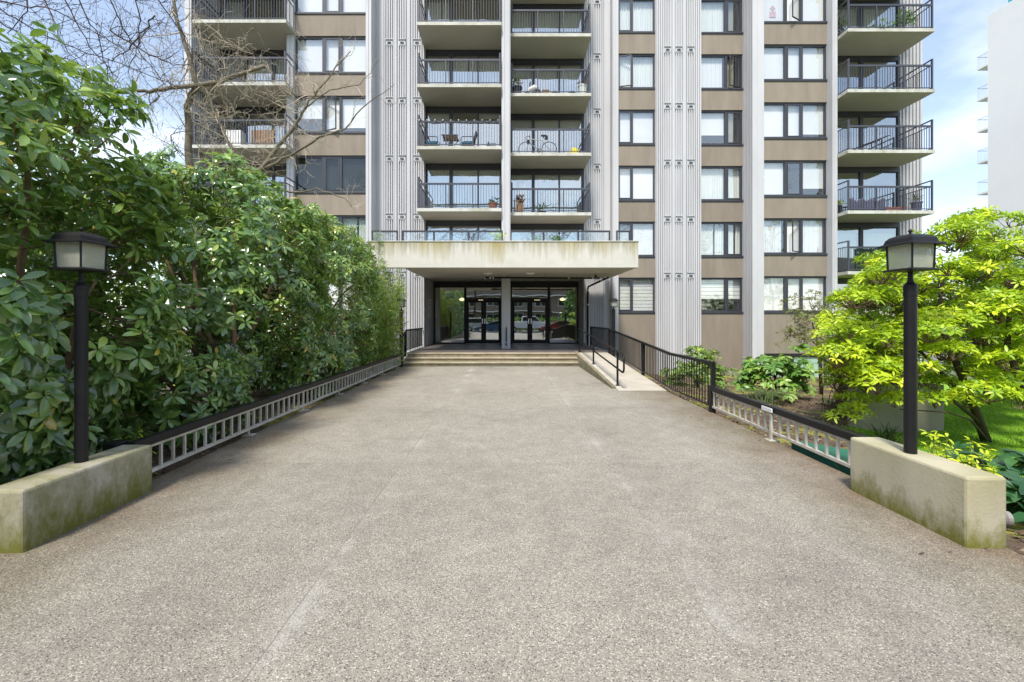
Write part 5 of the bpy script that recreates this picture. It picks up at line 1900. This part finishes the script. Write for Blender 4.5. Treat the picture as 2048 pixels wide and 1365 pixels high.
sprout(L7, 7, 0.6, 0.008, 1, .3, 3, (.3, 0, 0))
tag(mbT.build('twigs', M['twig'], tree, origin=WL[tree.name]), kind='stuff')

# second tree: long fine branches crossing the sky at upper left
random.seed(77)
t2 = tag(empty('bare_tree', (-12.0, 8.5, -0.2)), 'bare tree with long straight twigs crossing the sky at upper left', 'tree')
mbL, mbT = MB(), MB()
tk = limb(mbL, [Vector((-12.0, 8.5, -.2)), Vector((-12.2, 8.6, 2.5)), Vector((-12.4, 8.8, 5.0)), Vector((-12.5, 9.0, 8.2)), Vector((-12.2, 9.0, 10.5))], 0.14, 0.06)
tw = []
for path in (((-60, -40), (0, 18), (60, 55), (130, 92), (215, 118), (320, 160), (380, 180)), ((60, -60), (105, 30), (120, 80), (160, 130)), ((140, -30), (170, 25), (198, 75), (215, 135), (222, 165)),
             ((190, -60), (235, 30), (262, 85), (300, 130), (330, 170)), ((250, -60), (278, 20), (280, 90), (260, 130)), ((290, -40), (330, 20), (368, 70), (385, 110)), ((40, -60), (55, 20), (15, 70)),
             ((310, 30), (290, 60), (262, 90), (232, 118), (205, 125)), ((170, 210), (250, 212), (300, 210), (318, 195), (312, 180)), ((335, 310), (352, 300), (338, 270), (380, 262)), ((215, 60), (300, 110), (350, 130), (385, 128)), ((-40, 30), (30, 60), (90, 110), (140, 120), (200, 150)), ((-60, -10), (40, 10), (110, 20), (180, 60), (250, 100)), ((110, -40), (150, 40), (190, 110), (240, 160))):
    pts = [at(px, py, 9.6 + 0.15 * i + random.gauss(0, .1)) for i, (px, py) in enumerate(path)]
    tw.append(limb(mbL, pts, 0.016, 0.007, 5))
for q in (tw[0][0], tw[2][0], tw[3][0], tw[4][0], tw[5][0], tw[1][0], tw[6][0]):
    limb(mbL, [Vector((-12.3, 9.0, 8.8 + random.uniform(0, 1.2))), (Vector((-12.2, 9.0, 9.9)) + q) / 2 + Vector((0, 0, .3)), q], 0.045, 0.02, 6)
mbL.build('trunk', M['barkdark'], t2, smooth=True, origin=WL[t2.name])
for P in tw:
    sprout(P, 11, 0.75, 0.008, 1, .22, 3, (.15, 0, -.1), 0.0)
# leaf buds: little knobs on the twigs
for P in tw:
    for q in P[::1]:
        for _ in range(2):
            v = q + Vector((random.gauss(0, .12), random.gauss(0, .1), random.gauss(0, .12)))
            mbT.tube([v, v + Vector((random.gauss(0, .02), 0, .05))], [0.008, 0.003], 3, cap=False)
tag(mbT.build('twigs', M['barkdark'], t2, origin=WL[t2.name]), kind='stuff')

# ------------------------------------------------------------------ things on the balconies
def pot(name, label, x, y, z, r, h, pm, leafm, n, ln, cat='potted plant', el=35, spread=.08, hh=.15, group='potted plants on the balconies', tmpl=None, tone=.5):
    o = tag(empty(name, (x, y, z)), label, cat, group)
    part('pot', pm, lambda mb: mb.lathe((x, y, z), [(r * .72, 0), (r, h * .9), (r * 1.08, h * .9), (r * 1.08, h), (r * .9, h), (r * .85, h * .9)], 16), o, smooth=False)
    C_ = np.array([(x + random.gauss(0, spread), y + random.gauss(0, spread), z + h + random.uniform(0, hh)) for _ in range(n)])
    b, d, up, l_, idx = whorl_leaves(C_, np.tile([0, 0, 1.0], (n, 1)) + RNG.normal(0, .3, (n, 3)), 6, ln, el, 20)
    foliage('foliage', (b, d, up, l_), tmpl or T_BR, np.clip(tone + .2 * RNG.normal(0, 1, len(b)), 0, 1), M[leafm], o)
    return o


Z3, Z4, Z5, Z6, Z2 = ZF(3), ZF(4), ZF(5), ZF(6), ZF(2)
pot('potted_plant', 'dark pot with reddish plant at the left end of the fifth floor right-centre balcony', 0.42, 20.2, Z5, .22, .42, M['black'], 'olive', 8, .2, hh=.3, tone=.8)
pot('potted_plant', 'cream ribbed pot with brown stalks at the right end of the bicycle balcony above', 3.35, 20.3, Z5, .2, .55, M['curtain'], 'dry', 6, .16, el=60, hh=.1)
pot('potted_plant', 'red brown planter in the right corner of the lower centre-left balcony', -0.62, 19.4, Z3, .2, .28, M['terracotta'], 'fern', 8, .16, hh=.2)
pot('potted_plant', 'terracotta pot with stalks at the left of the lower right-centre balcony', 0.55, 20.2, Z3, .16, .4, M['terracotta'], 'dry', 9, .22, el=55, hh=.3)
pot('potted_plant', 'low dark pot with sprawling leaves on the lower right-centre balcony', 1.55, 20.3, Z3, .16, .14, M['black'], 'fern', 7, .34, el=50, tmpl=T_BA)
pot('potted_plant', 'yellow green potted bush on the terrace beside the centre column', -0.33, 17.4, 3.70, .2, .95, M['black'], 'bright', 26, .13, hh=.36, spread=.13, tone=.7)
pot('potted_plant', 'leafy plant in the right corner of the top right balcony', 17.6, 20.2, Z6, .25, .4, M['white'], 'fatsia', 22, .22, hh=.7, spread=.2)
pot('potted_plant', 'low dark green plant along the front of the top right balcony', 16.2, 20.0, Z6, .3, .15, M['black'], 'fatsia', 16, .16, hh=.15, spread=.3)
pot('potted_plant', 'bushy dark plant at the left side of the top right balcony', 14.95, 20.5, Z6, .22, .35, M['terracotta'], 'fern', 22, .2, hh=.7, spread=.16)
pot('potted_plant', 'yellow leaved plant at the left side of the tarp balcony', 14.85, 20.5, Z3, .18, .45, M['black'], 'bright', 12, .16, hh=.25, tone=.6)
pot('potted_plant', 'dark agave in the covered planter at the right end of the tarp balcony', 17.75, 19.75, Z3, .2, .42, M['tarp'], 'fern', 5, .26, el=55, tmpl=T_BA)
pot('potted_plant', 'leafy terrace plant behind the glass right of the column', 1.2, 17.6, 3.7, .2, .7, M['black'], 'fatsia', 20, .15, hh=.45, spread=.14)
pot('potted_plant', 'second leafy terrace plant behind the right terrace glass', 1.95, 18.0, 3.7, .2, .7, M['black'], 'fatsia', 20, .15, hh=.5, spread=.13)

# bicycle
bz, by = Z4, 20.35
bx0, bx1, wr = 0.83, 1.86, 0.335
bike = tag(empty('bicycle', ((bx0 + bx1) / 2, by, bz)), 'pale road bicycle with drop handlebars leaning on a centre balcony', 'bicycle')
for bx in (bx0, bx1):
    c = Vector((bx, by, bz + wr))
    ring = [c + Vector((math.cos(t * .2618) * wr, 0, math.sin(t * .2618) * wr)) for t in range(25)]
    wl = part('wheel', M['rubber'], lambda mb: mb.tube(ring, 0.017, 6, cap=False), bike, smooth=True)
    part('spokes', M['steel'], lambda mb: [mb.tube([c, c + Vector((math.cos(t * .785) * wr, 0, math.sin(t * .785) * wr))], 0.003, 3) for t in range(8)], wl)
bb = Vector((1.40, by, bz + .28)); st_ = Vector((1.58, by, bz + .80)); hd = Vector((1.02, by, bz + .80)); hb = Vector((.98, by, bz + .66))
fx, rx_ = Vector((bx0, by, bz + wr)), Vector((bx1, by, bz + wr))
part('bike_frame', M['steel'], lambda mb: [mb.tube([a, b_], .018, 6) for a, b_ in ((bb, st_), (bb, hb), (st_.lerp(bb, .12), hd), (bb, rx_), (st_.lerp(bb, .15), rx_), (hd, hb), (hb, fx))], bike)
part('saddle', M['rubber'], lambda mb: (mb.box(1.5, 1.76, by - .06, by + .06, bz + .93, bz + .97), mb.tube([st_, st_ + Vector((.05, 0, .15))], .014, 5), mb.box(1.66, 1.8, by - .05, by + .05, bz + .78, bz + .92)), bike)
part('handlebar', M['rubber'], lambda mb: (mb.tube([hd, hd + Vector((-.03, 0, .12)), hd + Vector((-.13, 0, .13)), hd + Vector((-.2, 0, .08)), hd + Vector((-.19, 0, -.02)), hd + Vector((-.1, 0, -.06))], .015, 5), mb.tube([hd + Vector((-.03, -.2, .12)), hd + Vector((-.03, .2, .12))], .013, 5), mb.box(.86, .98, by - .06, by + .06, bz + .6, bz + .75)), bike)
part('crank', M['rubber'], lambda mb: mb.lathe((0, 0, 0), [(.09, 0), (.09, .01)], 14), bike).matrix_basis = Matrix.Translation(bb - WL[bike.name]) @ Matrix.Rotation(R(90), 4, 'X')

# yellow bag and pots nearby
def blob(mb, c, s, seed):
    n, k = 12, 7
    vs, fs = [], []
    for i in range(k):
        ph = math.pi * i / (k - 1)
        for j in range(n):
            th_ = 2 * math.pi * j / n
            q = Vector((math.sin(ph) * math.cos(th_), math.sin(ph) * math.sin(th_), math.cos(ph)))
            f = 1 + .35 * mnoise.noise(q * 1.7 + Vector((seed, 0, 0)))
            vs.append((c[0] + q.x * s[0] * f, c[1] + q.y * s[1] * f, max(c[2], c[2] + s[2] * (q.z * f + .4))))
    for i in range(k - 1):
        for j in range(n):
            fs.append((i * n + j, (i + 1) * n + j, (i + 1) * n + (j + 1) % n, i * n + (j + 1) % n))
    mb.add(vs, fs)
tag(one('yellow_bag', M['yellow'], 'crumpled yellow bag on the bicycle balcony', 'bag', lambda mb: blob(mb, (2.95, 20.2, Z4), (.26, .18, .24), 3.0), smooth=True))
tag(one('grey_bundle', M['tarp'], 'dark bundle next to the yellow bag', 'bundle', lambda mb: blob(mb, (3.35, 20.25, Z4), (.18, .16, .15), 7.0), smooth=True))
for x, lb in ((2.1, 'dark rounded pot in the middle of the balcony above the bicycle'), (2.85, 'dark rounded pot right of the middle on the balcony above the bicycle')):
    tag(one('round_pot', M['rubber'], lb, 'pot', lambda mb: mb.lathe((x, 20.2, Z5), [(.1, 0), (.18, .08), (.18, .16), (.13, .22), (.1, .22)], 16), smooth=True))
tag(one('wicker_box', M['wood'], 'small square basket on the balcony above the bicycle', 'basket', lambda mb: (mb.box(1.55, 1.83, 20.05, 20.3, Z5, Z5 + .22), mb.box(1.53, 1.85, 20.03, 20.32, Z5 + .22, Z5 + .26))))
# white ride-on toy
toy = tag(empty('ride_on_toy', (1.15, 20.2, Z5)), 'black and white ride-on toy on the balcony above the bicycle', 'toy')
part('toy_body', M['white'], lambda mb: mb.tube([(.88, 20.2, Z5 + .2), (1.0, 20.2, Z5 + .34), (1.2, 20.2, Z5 + .42), (1.38, 20.2, Z5 + .35)], [.05, .1, .13, .08], 10), toy, smooth=True)
for x, rr_ in ((.86, .12), (1.34, .16)):
    part('toy_wheel', M['rubber'], lambda mb: mb.tube([(x, 20.12, Z5 + rr_), (x, 20.28, Z5 + rr_)], rr_, 16), toy)
part('toy_bar', M['rubber'], lambda mb: (mb.tube([(1.0, 20.2, Z5 + .34), (1.0, 20.2, Z5 + .58)], .025, 6), mb.tube([(1.0, 20.05, Z5 + .58), (1.0, 20.35, Z5 + .58)], .03, 6)), toy)

# chairs, folding table and crate
def chair(x, y, z, sg, label):
    c = tag(empty('patio_chair', (x, y, z)), label, 'chair', 'patio chairs on the centre balcony')
    part('seat', M['blue'], lambda mb: mb.box(x - .25, x + .25, y - .25, y + .25, z + .36, z + .46), c, bevel=.03)
    part('backrest', M['black'], lambda mb: mb.hexa([(x - sg * .22, y - .25, z + .42), (x - sg * .27, y - .25, z + .42), (x - sg * .27, y + .25, z + .42), (x - sg * .22, y + .25, z + .42), (x - sg * .36, y - .25, z + .92), (x - sg * .41, y - .25, z + .92), (x - sg * .41, y + .25, z + .92), (x - sg * .36, y + .25, z + .92)]), c)
    part('seat_shell', M['black'], lambda mb: mb.hexa([(x - .2, y - .23, z + .08), (x + .2, y - .23, z + .08), (x + .2, y + .23, z + .08), (x - .2, y + .23, z + .08), (x - .26, y - .26, z + .355), (x + .26, y - .26, z + .355), (x + .26, y + .26, z + .355), (x - .26, y + .26, z + .355)]), c)
    for sx_ in (-1, 1):
        part('armrest', M['black'], lambda mb: mb.tube([(x - sg * .3, y + sx_ * .28, z + .66), (x + sg * .2, y + sx_ * .28, z + .66), (x + sg * .27, y + sx_ * .28, z + .6), (x + sg * .27, y + sx_ * .28, z)], .018, 6), c)
        part('leg', M['black'], lambda mb: mb.tube([(x - sg * .27, y + sx_ * .27, z + .45), (x - sg * .3, y + sx_ * .27, z)], .018, 6), c)
chair(-3.3, 20.0, Z4, 1, 'patio chair with blue cushion left of the folding table')
chair(-1.75, 20.0, Z4, -1, 'patio chair with blue cushion right of the folding table')
tb_ = tag(empty('folding_table', (-2.5, 20.0, Z4)), 'wooden folding table between the two patio chairs', 'table')
for i in range(6):
    part('slat', M['wood'], lambda mb: mb.box(-2.83 + .11 * i, -2.73 + .11 * i, 19.68, 20.28, Z4 + .70, Z4 + .72), tb_)
part('table_rim', M['black'], lambda mb: mb.box(-2.86, -2.14, 19.65, 19.679, Z4 + .68, Z4 + .725), tb_)
part('table_rim', M['black'], lambda mb: mb.box(-2.86, -2.14, 20.281, 20.31, Z4 + .68, Z4 + .725), tb_)
for y in (19.7, 20.26):
    part('leg', M['black'], lambda mb: mb.tube([(-2.8, y, Z4 + .68), (-2.25, y, Z4)], .014, 5), tb_)
    part('leg', M['black'], lambda mb: mb.tube([(-2.2, y, Z4 + .68), (-2.75, y, Z4)], .014, 5), tb_)
cr = tag(empty('wire_crate', (-0.72, 19.7, Z4)), 'small black wire rack in the right corner of the chair balcony', 'rack')
part('wire', M['black'], lambda mb: ([mb.box(-.92, -.5, 19.6, 19.615, Z4 + h_, Z4 + h_ + .015) for h_ in (.02, .12, .22, .32)], [mb.box(-.92 + .1 * i, -.905 + .1 * i, 19.59, 19.6, Z4, Z4 + .34) for i in range(5)]), cr)
part('bottle', M['rubber'], lambda mb: mb.lathe((-.82, 19.75, Z4 + .02), [(.06, 0), (.07, .2), (.07, .3), (.03, .36), (.03, .42)], 10), cr)
part('tray', M['white'], lambda mb: mb.box(-.92, -.52, 19.62, 19.85, Z4 + .02, Z4 + .1), cr)
# fairy lights on that balcony's rail
fl = tag(empty('fairy_lights', (-2.0, 19.08, Z4 + 1.0)), 'string of tiny fairy lights wound along the chair balcony rail', 'lights')
part('cable', M['rubber'], lambda mb: mb.tube([(-3.7 + .11 * i, 19.075, Z4 + 1.03 + .055 * math.sin(i * 1.4)) for i in range(31)], .006, 4), fl)
for i in range(0, 31, 3):
    part('bulb', M['bulb'], lambda mb: mb.lathe((-3.7 + .11 * i, 19.06, Z4 + 1.06), [(.01, 0), (.022, .02), (.012, .045)], 6), fl)

# white scroll trellis, lower right-centre balcony
def scroll(mb):
    x, y, z = .62, 20.5, Z3 + .42
    mb.tube([(x - .17, y, z), (x - .17, y, z + 1.1)], .012, 5)
    mb.tube([(x + .17, y, z), (x + .17, y, z + 1.1)], .012, 5)
    for k_ in range(4):
        mb.tube([(x + .16 * math.cos(t * .4), y, z + .17 + .28 * k_ + .13 * math.sin(t * .4)) for t in range(17)], .010, 4)
        mb.tube([(x + .08 * math.cos(t * .5), y, z + .17 + .28 * k_ + .06 * math.sin(t * .5)) for t in range(14)], .008, 4)
tag(one('scroll_trellis', M['white'], 'white scrollwork trellis at the left of the lower right-centre balcony', 'trellis', scroll))
tag(one('plant_stand', M['wood'], 'brown slatted plant stand beside the white trellis', 'stand', lambda mb: ([mb.box(.28 + .09 * i, .34 + .09 * i, 20.02, 20.05, Z3, Z3 + .55) for i in range(5)], mb.box(.26, .74, 20.0, 20.09, Z3 + .551, Z3 + .58), mb.box(.26, .74, 20.051, 20.08, Z3 + .1, Z3 + .13))))

# tarp over the rail, hedge screen, lounge chair, red planter on the right balconies
def tarp(mb):
    vs, fs = [], []
    n, k = 40, 6
    for i in range(n + 1):
        for j in range(k + 1):
            x = 14.70 + 1.58 * i / n
            z = Z3 + .01 + (.50 + .07 * math.sin(i * .55) + .04 * math.sin(i * 1.9)) * j / k
            vs.append((x, 19.60 + .022 * math.sin(i * 1.7 + j * .4) + .012 * math.sin(i * 3.1 + j), z))
    for i in range(n):
        for j in range(k):
            a = i * (k + 1) + j
            fs.append((a, a + k + 1, a + k + 2, a + 1))
    mb.add(vs, fs)
tag(one('tarp', M['tarp'], 'violet grey tarp hung on the front of a right-hand balcony', 'tarp', tarp, smooth=True)).modifiers.new('thick', 'SOLIDIFY').thickness = .01
tag(one('planter_trough', M['terracotta'], 'red brown planter trough on the tarp balcony', 'planter', lambda mb: (mb.box(16.4, 17.3, 19.7, 19.95, Z3, Z3 + .16), mb.box(16.38, 17.32, 19.68, 19.97, Z3 + .16, Z3 + .2))))
tag(one('lounge_chair', M['rubber'], 'dark slatted lounge chair on a right-hand balcony', 'chair', lambda mb: ([mb.bar((15.4 + .09 * i, 19.95, Z4 + .3 + .035 * i), (15.4 + .09 * i, 20.5, Z4 + .3 + .035 * i), .06, .02) for i in range(15)], mb.bar((15.35, 19.95, Z4 + .27), (16.75, 19.95, Z4 + .80), .03, .03), mb.bar((15.35, 20.5, Z4 + .27), (16.75, 20.5, Z4 + .80), .03, .03), mb.bar((15.5, 19.95, Z4 + .3), (15.5, 19.95, Z4), .03, .03), mb.bar((16.4, 19.95, Z4 + .65), (16.4, 19.95, Z4), .03, .03), mb.bar((16.4, 20.5, Z4 + .65), (16.4, 20.5, Z4), .03, .03), mb.bar((15.5, 20.5, Z4 + .3), (15.5, 20.5, Z4), .03, .03))))
hs = tag(empty('hedge_screen', (16.0, 19.6, Z2)), 'artificial ivy screen tied to the lowest right-hand balcony', 'screen')
n = 1500
C_ = np.column_stack([RNG.uniform(15.0, 18.1, n), RNG.uniform(19.58, 19.66, n), RNG.uniform(Z2 + .05, Z2 + .98, n)])
b, d, up, l_, idx = whorl_leaves(C_, np.tile([0, -1.0, .2], (n, 1)) + RNG.normal(0, .4, (n, 3)), 4, .07, 15, 25)
foliage('ivy', (b, d, up, l_), T_OL, np.clip(.3 + .25 * RNG.normal(0, 1, len(b)), 0, 1), M['hosta'], hs)
part('mesh_backing', M['rubber'], lambda mb: mb.box(15.0, 18.1, 19.67, 19.68, Z2 + .05, Z2 + .98), hs)
tag(one('storage_box', M['white'], 'white box on a left-hand balcony behind the bare tree', 'box', lambda mb: mb.box(-12.2, -11.5, 19.6, 20.0, Z4, Z4 + .9), bevel=.02))
tag(one('bamboo_screen', M['wood'], 'brown wooden screen on a left-hand balcony behind the bare tree', 'screen', lambda mb: [mb.box(-11.0 + .09 * i, -10.93 + .09 * i, 19.5, 19.53, Z4, Z4 + .85) for i in range(11)]))

# ------------------------------------------------------------------ white tower on the right
tw = tag(empty('white_tower', (48, 33, -1)), 'tall plain white tower block at the right edge of the picture', 'building')
TX, TY, TZ = 42.0, 39.8, 28.15
part('tower_wall', M['tower'], lambda mb: mb.box(TX, TX + 16, 20, TY, -1.5, TZ), tw)
part('roof_glass', M['cyan'], lambda mb: mb.box(TX + .25, TX + .35, 20, TY - 1.4, TZ, TZ + 1.5), tw)
for i in range(9):
    z = 25.0 - 2.79 * i - 1.0
    bl = part('balcony', M['tower'], lambda mb: mb.box(TX, TX + 3, TY, TY + .92, z - .15, z), tw)
    part('railing', M['cyanrail'] if 'cyanrail' in M else M['steel'], lambda mb: ([mb.box(TX + .02, TX + .035, TY + .1 * j, TY + .1 * j + .012, z, z + 1.0) for j in range(10)], mb.box(TX + .015, TX + .05, TY, TY + .92, z + 1.0, z + 1.05), mb.box(TX + .05, TX + 3, TY + .88, TY + .91, z + 1.0, z + 1.05)), bl)

# ------------------------------------------------------------------ across the street (mirrored in the glass)
def car(label, x, y, facing, body, cabin, wheels, width, paint, name='parked_car', cat='car'):
    """side profiles in (x, z); facing +1 front to +x"""
    c = tag(empty(name, (x, y, -.05)), label, cat, 'cars parked on the street')
    def prof(pl, y0, y1, mat, nm, par, bev):
        mb = MB()
        mb.prism([(x + facing * p, -.05 + q) for p, q in pl], 'y', y0, y1)
        return mb.build(nm, mat, par, bevel=bev, fix=True)
    prof(body, y - width / 2, y + width / 2, paint, 'body', c, .07)
    cb = prof(cabin, y - width / 2 + .12, y + width / 2 - .12, paint, 'cabin', c, .06)
    cx_ = sum(p for p, q in cabin) / len(cabin)
    cz_ = sum(q for p, q in cabin) / len(cabin)
    zlo = min(q for p, q in cabin)
    win = [(cx_ + (p - cx_) * .88, max(zlo + .06, cz_ + (q - cz_) * .78)) for p, q in cabin]
    for sy in (-1, 1):
        prof(win, y + sy * (width / 2 - .12) - .004, y + sy * (width / 2 - .12) + .006, M['carglass'], 'side_window', cb, 0)
    xs_ = sorted(p for p, q in body)
    for wx in wheels:
        for sy in (-1, 1):
            yc = y + sy * (width / 2 - .1)
            wl = part('wheel', M['rubber'], lambda mb: mb.tube([(x + facing * wx, yc - .11, .30), (x + facing * wx, yc + .11, .30)], .36, 20), c)
            part('rim', M['steel'], lambda mb: mb.tube([(x + facing * wx, yc - .12, .30), (x + facing * wx, yc + .12, .30)], .22, 14), wl)
    fxx = x + facing * xs_[-1]
    for sy in (-1, 1):
        part('headlight', M['white'], lambda mb: mb.box(fxx - .06, fxx + .005, y + sy * .6 - .15, y + sy * .6 + .15, .62, .76), c)
        part('tail_light', M['redlight'], lambda mb: mb.box(x + facing * xs_[0] - .005, x + facing * xs_[0] + .06, y + sy * .7 - .1, y + sy * .7 + .1, .7, .95), c)
    return c


M['carglass'] = simple('car window', (0.02, 0.025, 0.025), None, 2, 0.08)
M['redlight'] = simple('tail lamp', (0.35, 0.01, 0.01), None, 2, 0.2)
M['pwhite'] = simple('white car paint', (0.80, 0.81, 0.82), None, 1, 0.2)
M['psilver'] = simple('silver car paint', (0.50, 0.52, 0.53), None, 1, 0.25, 0.4)
M['pblue'] = simple('blue car paint', (0.02, 0.07, 0.15), None, 1, 0.2)
M['pred'] = simple('red car paint', (0.16, 0.008, 0.012), None, 1, 0.2)
SUVB = [(-2.3, .35), (-2.3, .95), (-2.2, 1.15), (.95, 1.15), (1.25, 1.12), (2.15, 1.02), (2.3, .8), (2.3, .35)]
SUVC = [(-2.2, 1.15), (-2.05, 1.78), (-1.8, 1.86), (.2, 1.84), (.5, 1.74), (1.15, 1.15)]
PUB = [(-2.9, .5), (-2.9, 1.2), (-.75, 1.22), (1.5, 1.22), (2.7, 1.15), (2.9, .95), (2.9, .45)]
PUC = [(-.75, 1.22), (-.68, 1.92), (-.5, 1.98), (.95, 1.96), (1.2, 1.85), (1.75, 1.22)]
SEB = [(-2.2, .3), (-2.2, .85), (-1.9, 1.0), (-.2, .98), (1.0, .95), (2.0, .78), (2.2, .6), (2.2, .3)]
SEC = [(-1.9, .98), (-1.1, 1.42), (-.4, 1.47), (.2, 1.42), (1.1, .95)]
car('silver utility vehicle parked across the street, mirrored in the left doors', -3.6, -14.2, 1, SUVB, SUVC, (-1.4, 1.5), 1.9, M['psilver'])
car('white pickup truck parked across the street, mirrored in the right doors', 2.6, -14.4, 1, PUB, PUC, (-1.8, 1.9), 2.0, M['pwhite'], 'pickup_truck', 'truck')
car('blue car on the near side of the street, mirrored in the left doors', -1.6, -8.0, -1, SEB, SEC, (-1.35, 1.4), 1.8, M['pblue'])
car('red car on the near side of the street, mirrored in the right doors', 6.1, -8.0, -1, SEB, SEC, (-1.35, 1.4), 1.8, M['pred'])

ob_ = tag(empty('street_building', (0, -34, 0)), 'low beige apartment house across the street, mirrored in the entrance glass', 'building')
part('wall', M['spandrel'], lambda mb: mb.box(-26, 30, -44, -34, -.2, 9.0), ob_)
part('roof', M['dark'], lambda mb: mb.box(-26.4, 30.4, -44.4, -33.6, 9.0, 9.35), ob_)
for k in range(3):
    for i in range(13):
        x = -23.5 + 4.2 * i
        wn = part('window', M['white'], lambda mb: mb.box(x - 1.1, x + 1.1, -34.0, -33.94, 1.0 + 2.8 * k, 2.5 + 2.8 * k), ob_)
        part('pane', M['carglass'], lambda mb: (mb.box(x - 1.0, x - .05, -33.94, -33.92, 1.1 + 2.8 * k, 2.4 + 2.8 * k), mb.box(x + .05, x + 1.0, -33.94, -33.92, 1.1 + 2.8 * k, 2.4 + 2.8 * k)), wn)
    part('balcony_band', M['white'], lambda mb: mb.box(-26, 30, -33.94, -33.1, 2.75 + 2.8 * k, 2.95 + 2.8 * k), ob_)

random.seed(3)
hd_ = tag(empty('street_hedge', (0, -19.5, 0)), 'clipped green hedge along the far pavement, mirrored in the doors', 'hedge')
n = 2600
C_ = np.column_stack([RNG.uniform(-24, 26, n), RNG.uniform(-20.4, -18.8, n), RNG.uniform(0, 1.7, n) ** 1.0])
b, d, up, l_, idx = whorl_leaves(C_, np.tile([0, .5, .8], (n, 1)) + RNG.normal(0, .5, (n, 3)), 6, .28, 20, 20)
foliage('foliage', (b, d, up, l_), T_OL, np.clip(.45 + .25 * RNG.normal(0, 1, len(b)), 0, 1), M['fatsia'], hd_)

# evergreen and bare street trees
def street_tree(x, y, h, lab, seed):
    random.seed(seed)
    t = tag(empty('street_tree', (x, y, -.1)), lab, 'tree', 'bare trees across the street')
    mb, mt = MB(), MB()
    P = limb(mb, [Vector((x, y, -.1)), Vector((x + random.uniform(-.3, .3), y, h * .3)), Vector((x + random.uniform(-.4, .4), y, h * .55)), Vector((x, y, h * .8))], .22, .06)
    mb.build('trunk', M['barkdark'], t, smooth=True, origin=WL[t.name])
    for _ in range(26):
        p_ = P[random.randint(4, len(P) - 1)]
        d_ = Vector((random.gauss(0, .8), random.gauss(0, .6), random.uniform(.4, 1.2))).normalized()
        grow(mt, p_, d_, h * .30, .055, 2, .14, 4, minr=.012)
    tag(mt.build('crown', M['barkdark'], t, origin=WL[t.name]), kind='stuff')
for i, (x, y, h) in enumerate(((-14, -19, 14), (-5, -24, 16), (6.5, -22, 17), (15, -20, 15), (25, -23, 18), (36, -21, 17), (-25, -22, 16))):
    street_tree(x, y, h, ['bare street tree farthest left across the road', 'bare street tree opposite the left bays', 'bare street tree opposite the entrance', 'bare street tree opposite the narrow windows', 'bare street tree opposite the right bays', 'bare street tree opposite the right balconies', 'bare street tree beyond the left balconies'][i], 100 + i)
def evergreen(x, y, h, r_, lab, seed):
    random.seed(seed)
    t = tag(empty('evergreen_tree', (x, y, -.1)), lab, 'tree', 'evergreens across the street')
    part('trunk', M['barkdark'], lambda mb: mb.tube([(x, y, -.1), (x, y, h * .9)], [.2, .04], 7), t)
    n_ = 900
    zz_ = RNG.uniform(.12, 1, n_)
    rr2 = r_ * (1.05 - zz_) * np.sqrt(RNG.uniform(.2, 1, n_))
    an = RNG.uniform(0, 6.28, n_)
    C_ = np.column_stack([x + rr2 * np.cos(an), y + rr2 * np.sin(an), zz_ * h])
    b, d, up, l_, idx = whorl_leaves(C_, np.column_stack([np.cos(an), np.sin(an), np.full(n_, .5)]), 6, .5, 15, 25)
    foliage('crown', (b, d, up, l_), T_OL, np.clip(.4 + .2 * RNG.normal(0, 1, len(b)), 0, 1), M['fatsia'], t)
evergreen(-9, -22, 8, 2.6, 'conical evergreen across the street left of the entrance axis', 1)
evergreen(10.5, -23, 9, 3.0, 'conical evergreen across the street right of the entrance axis', 2)
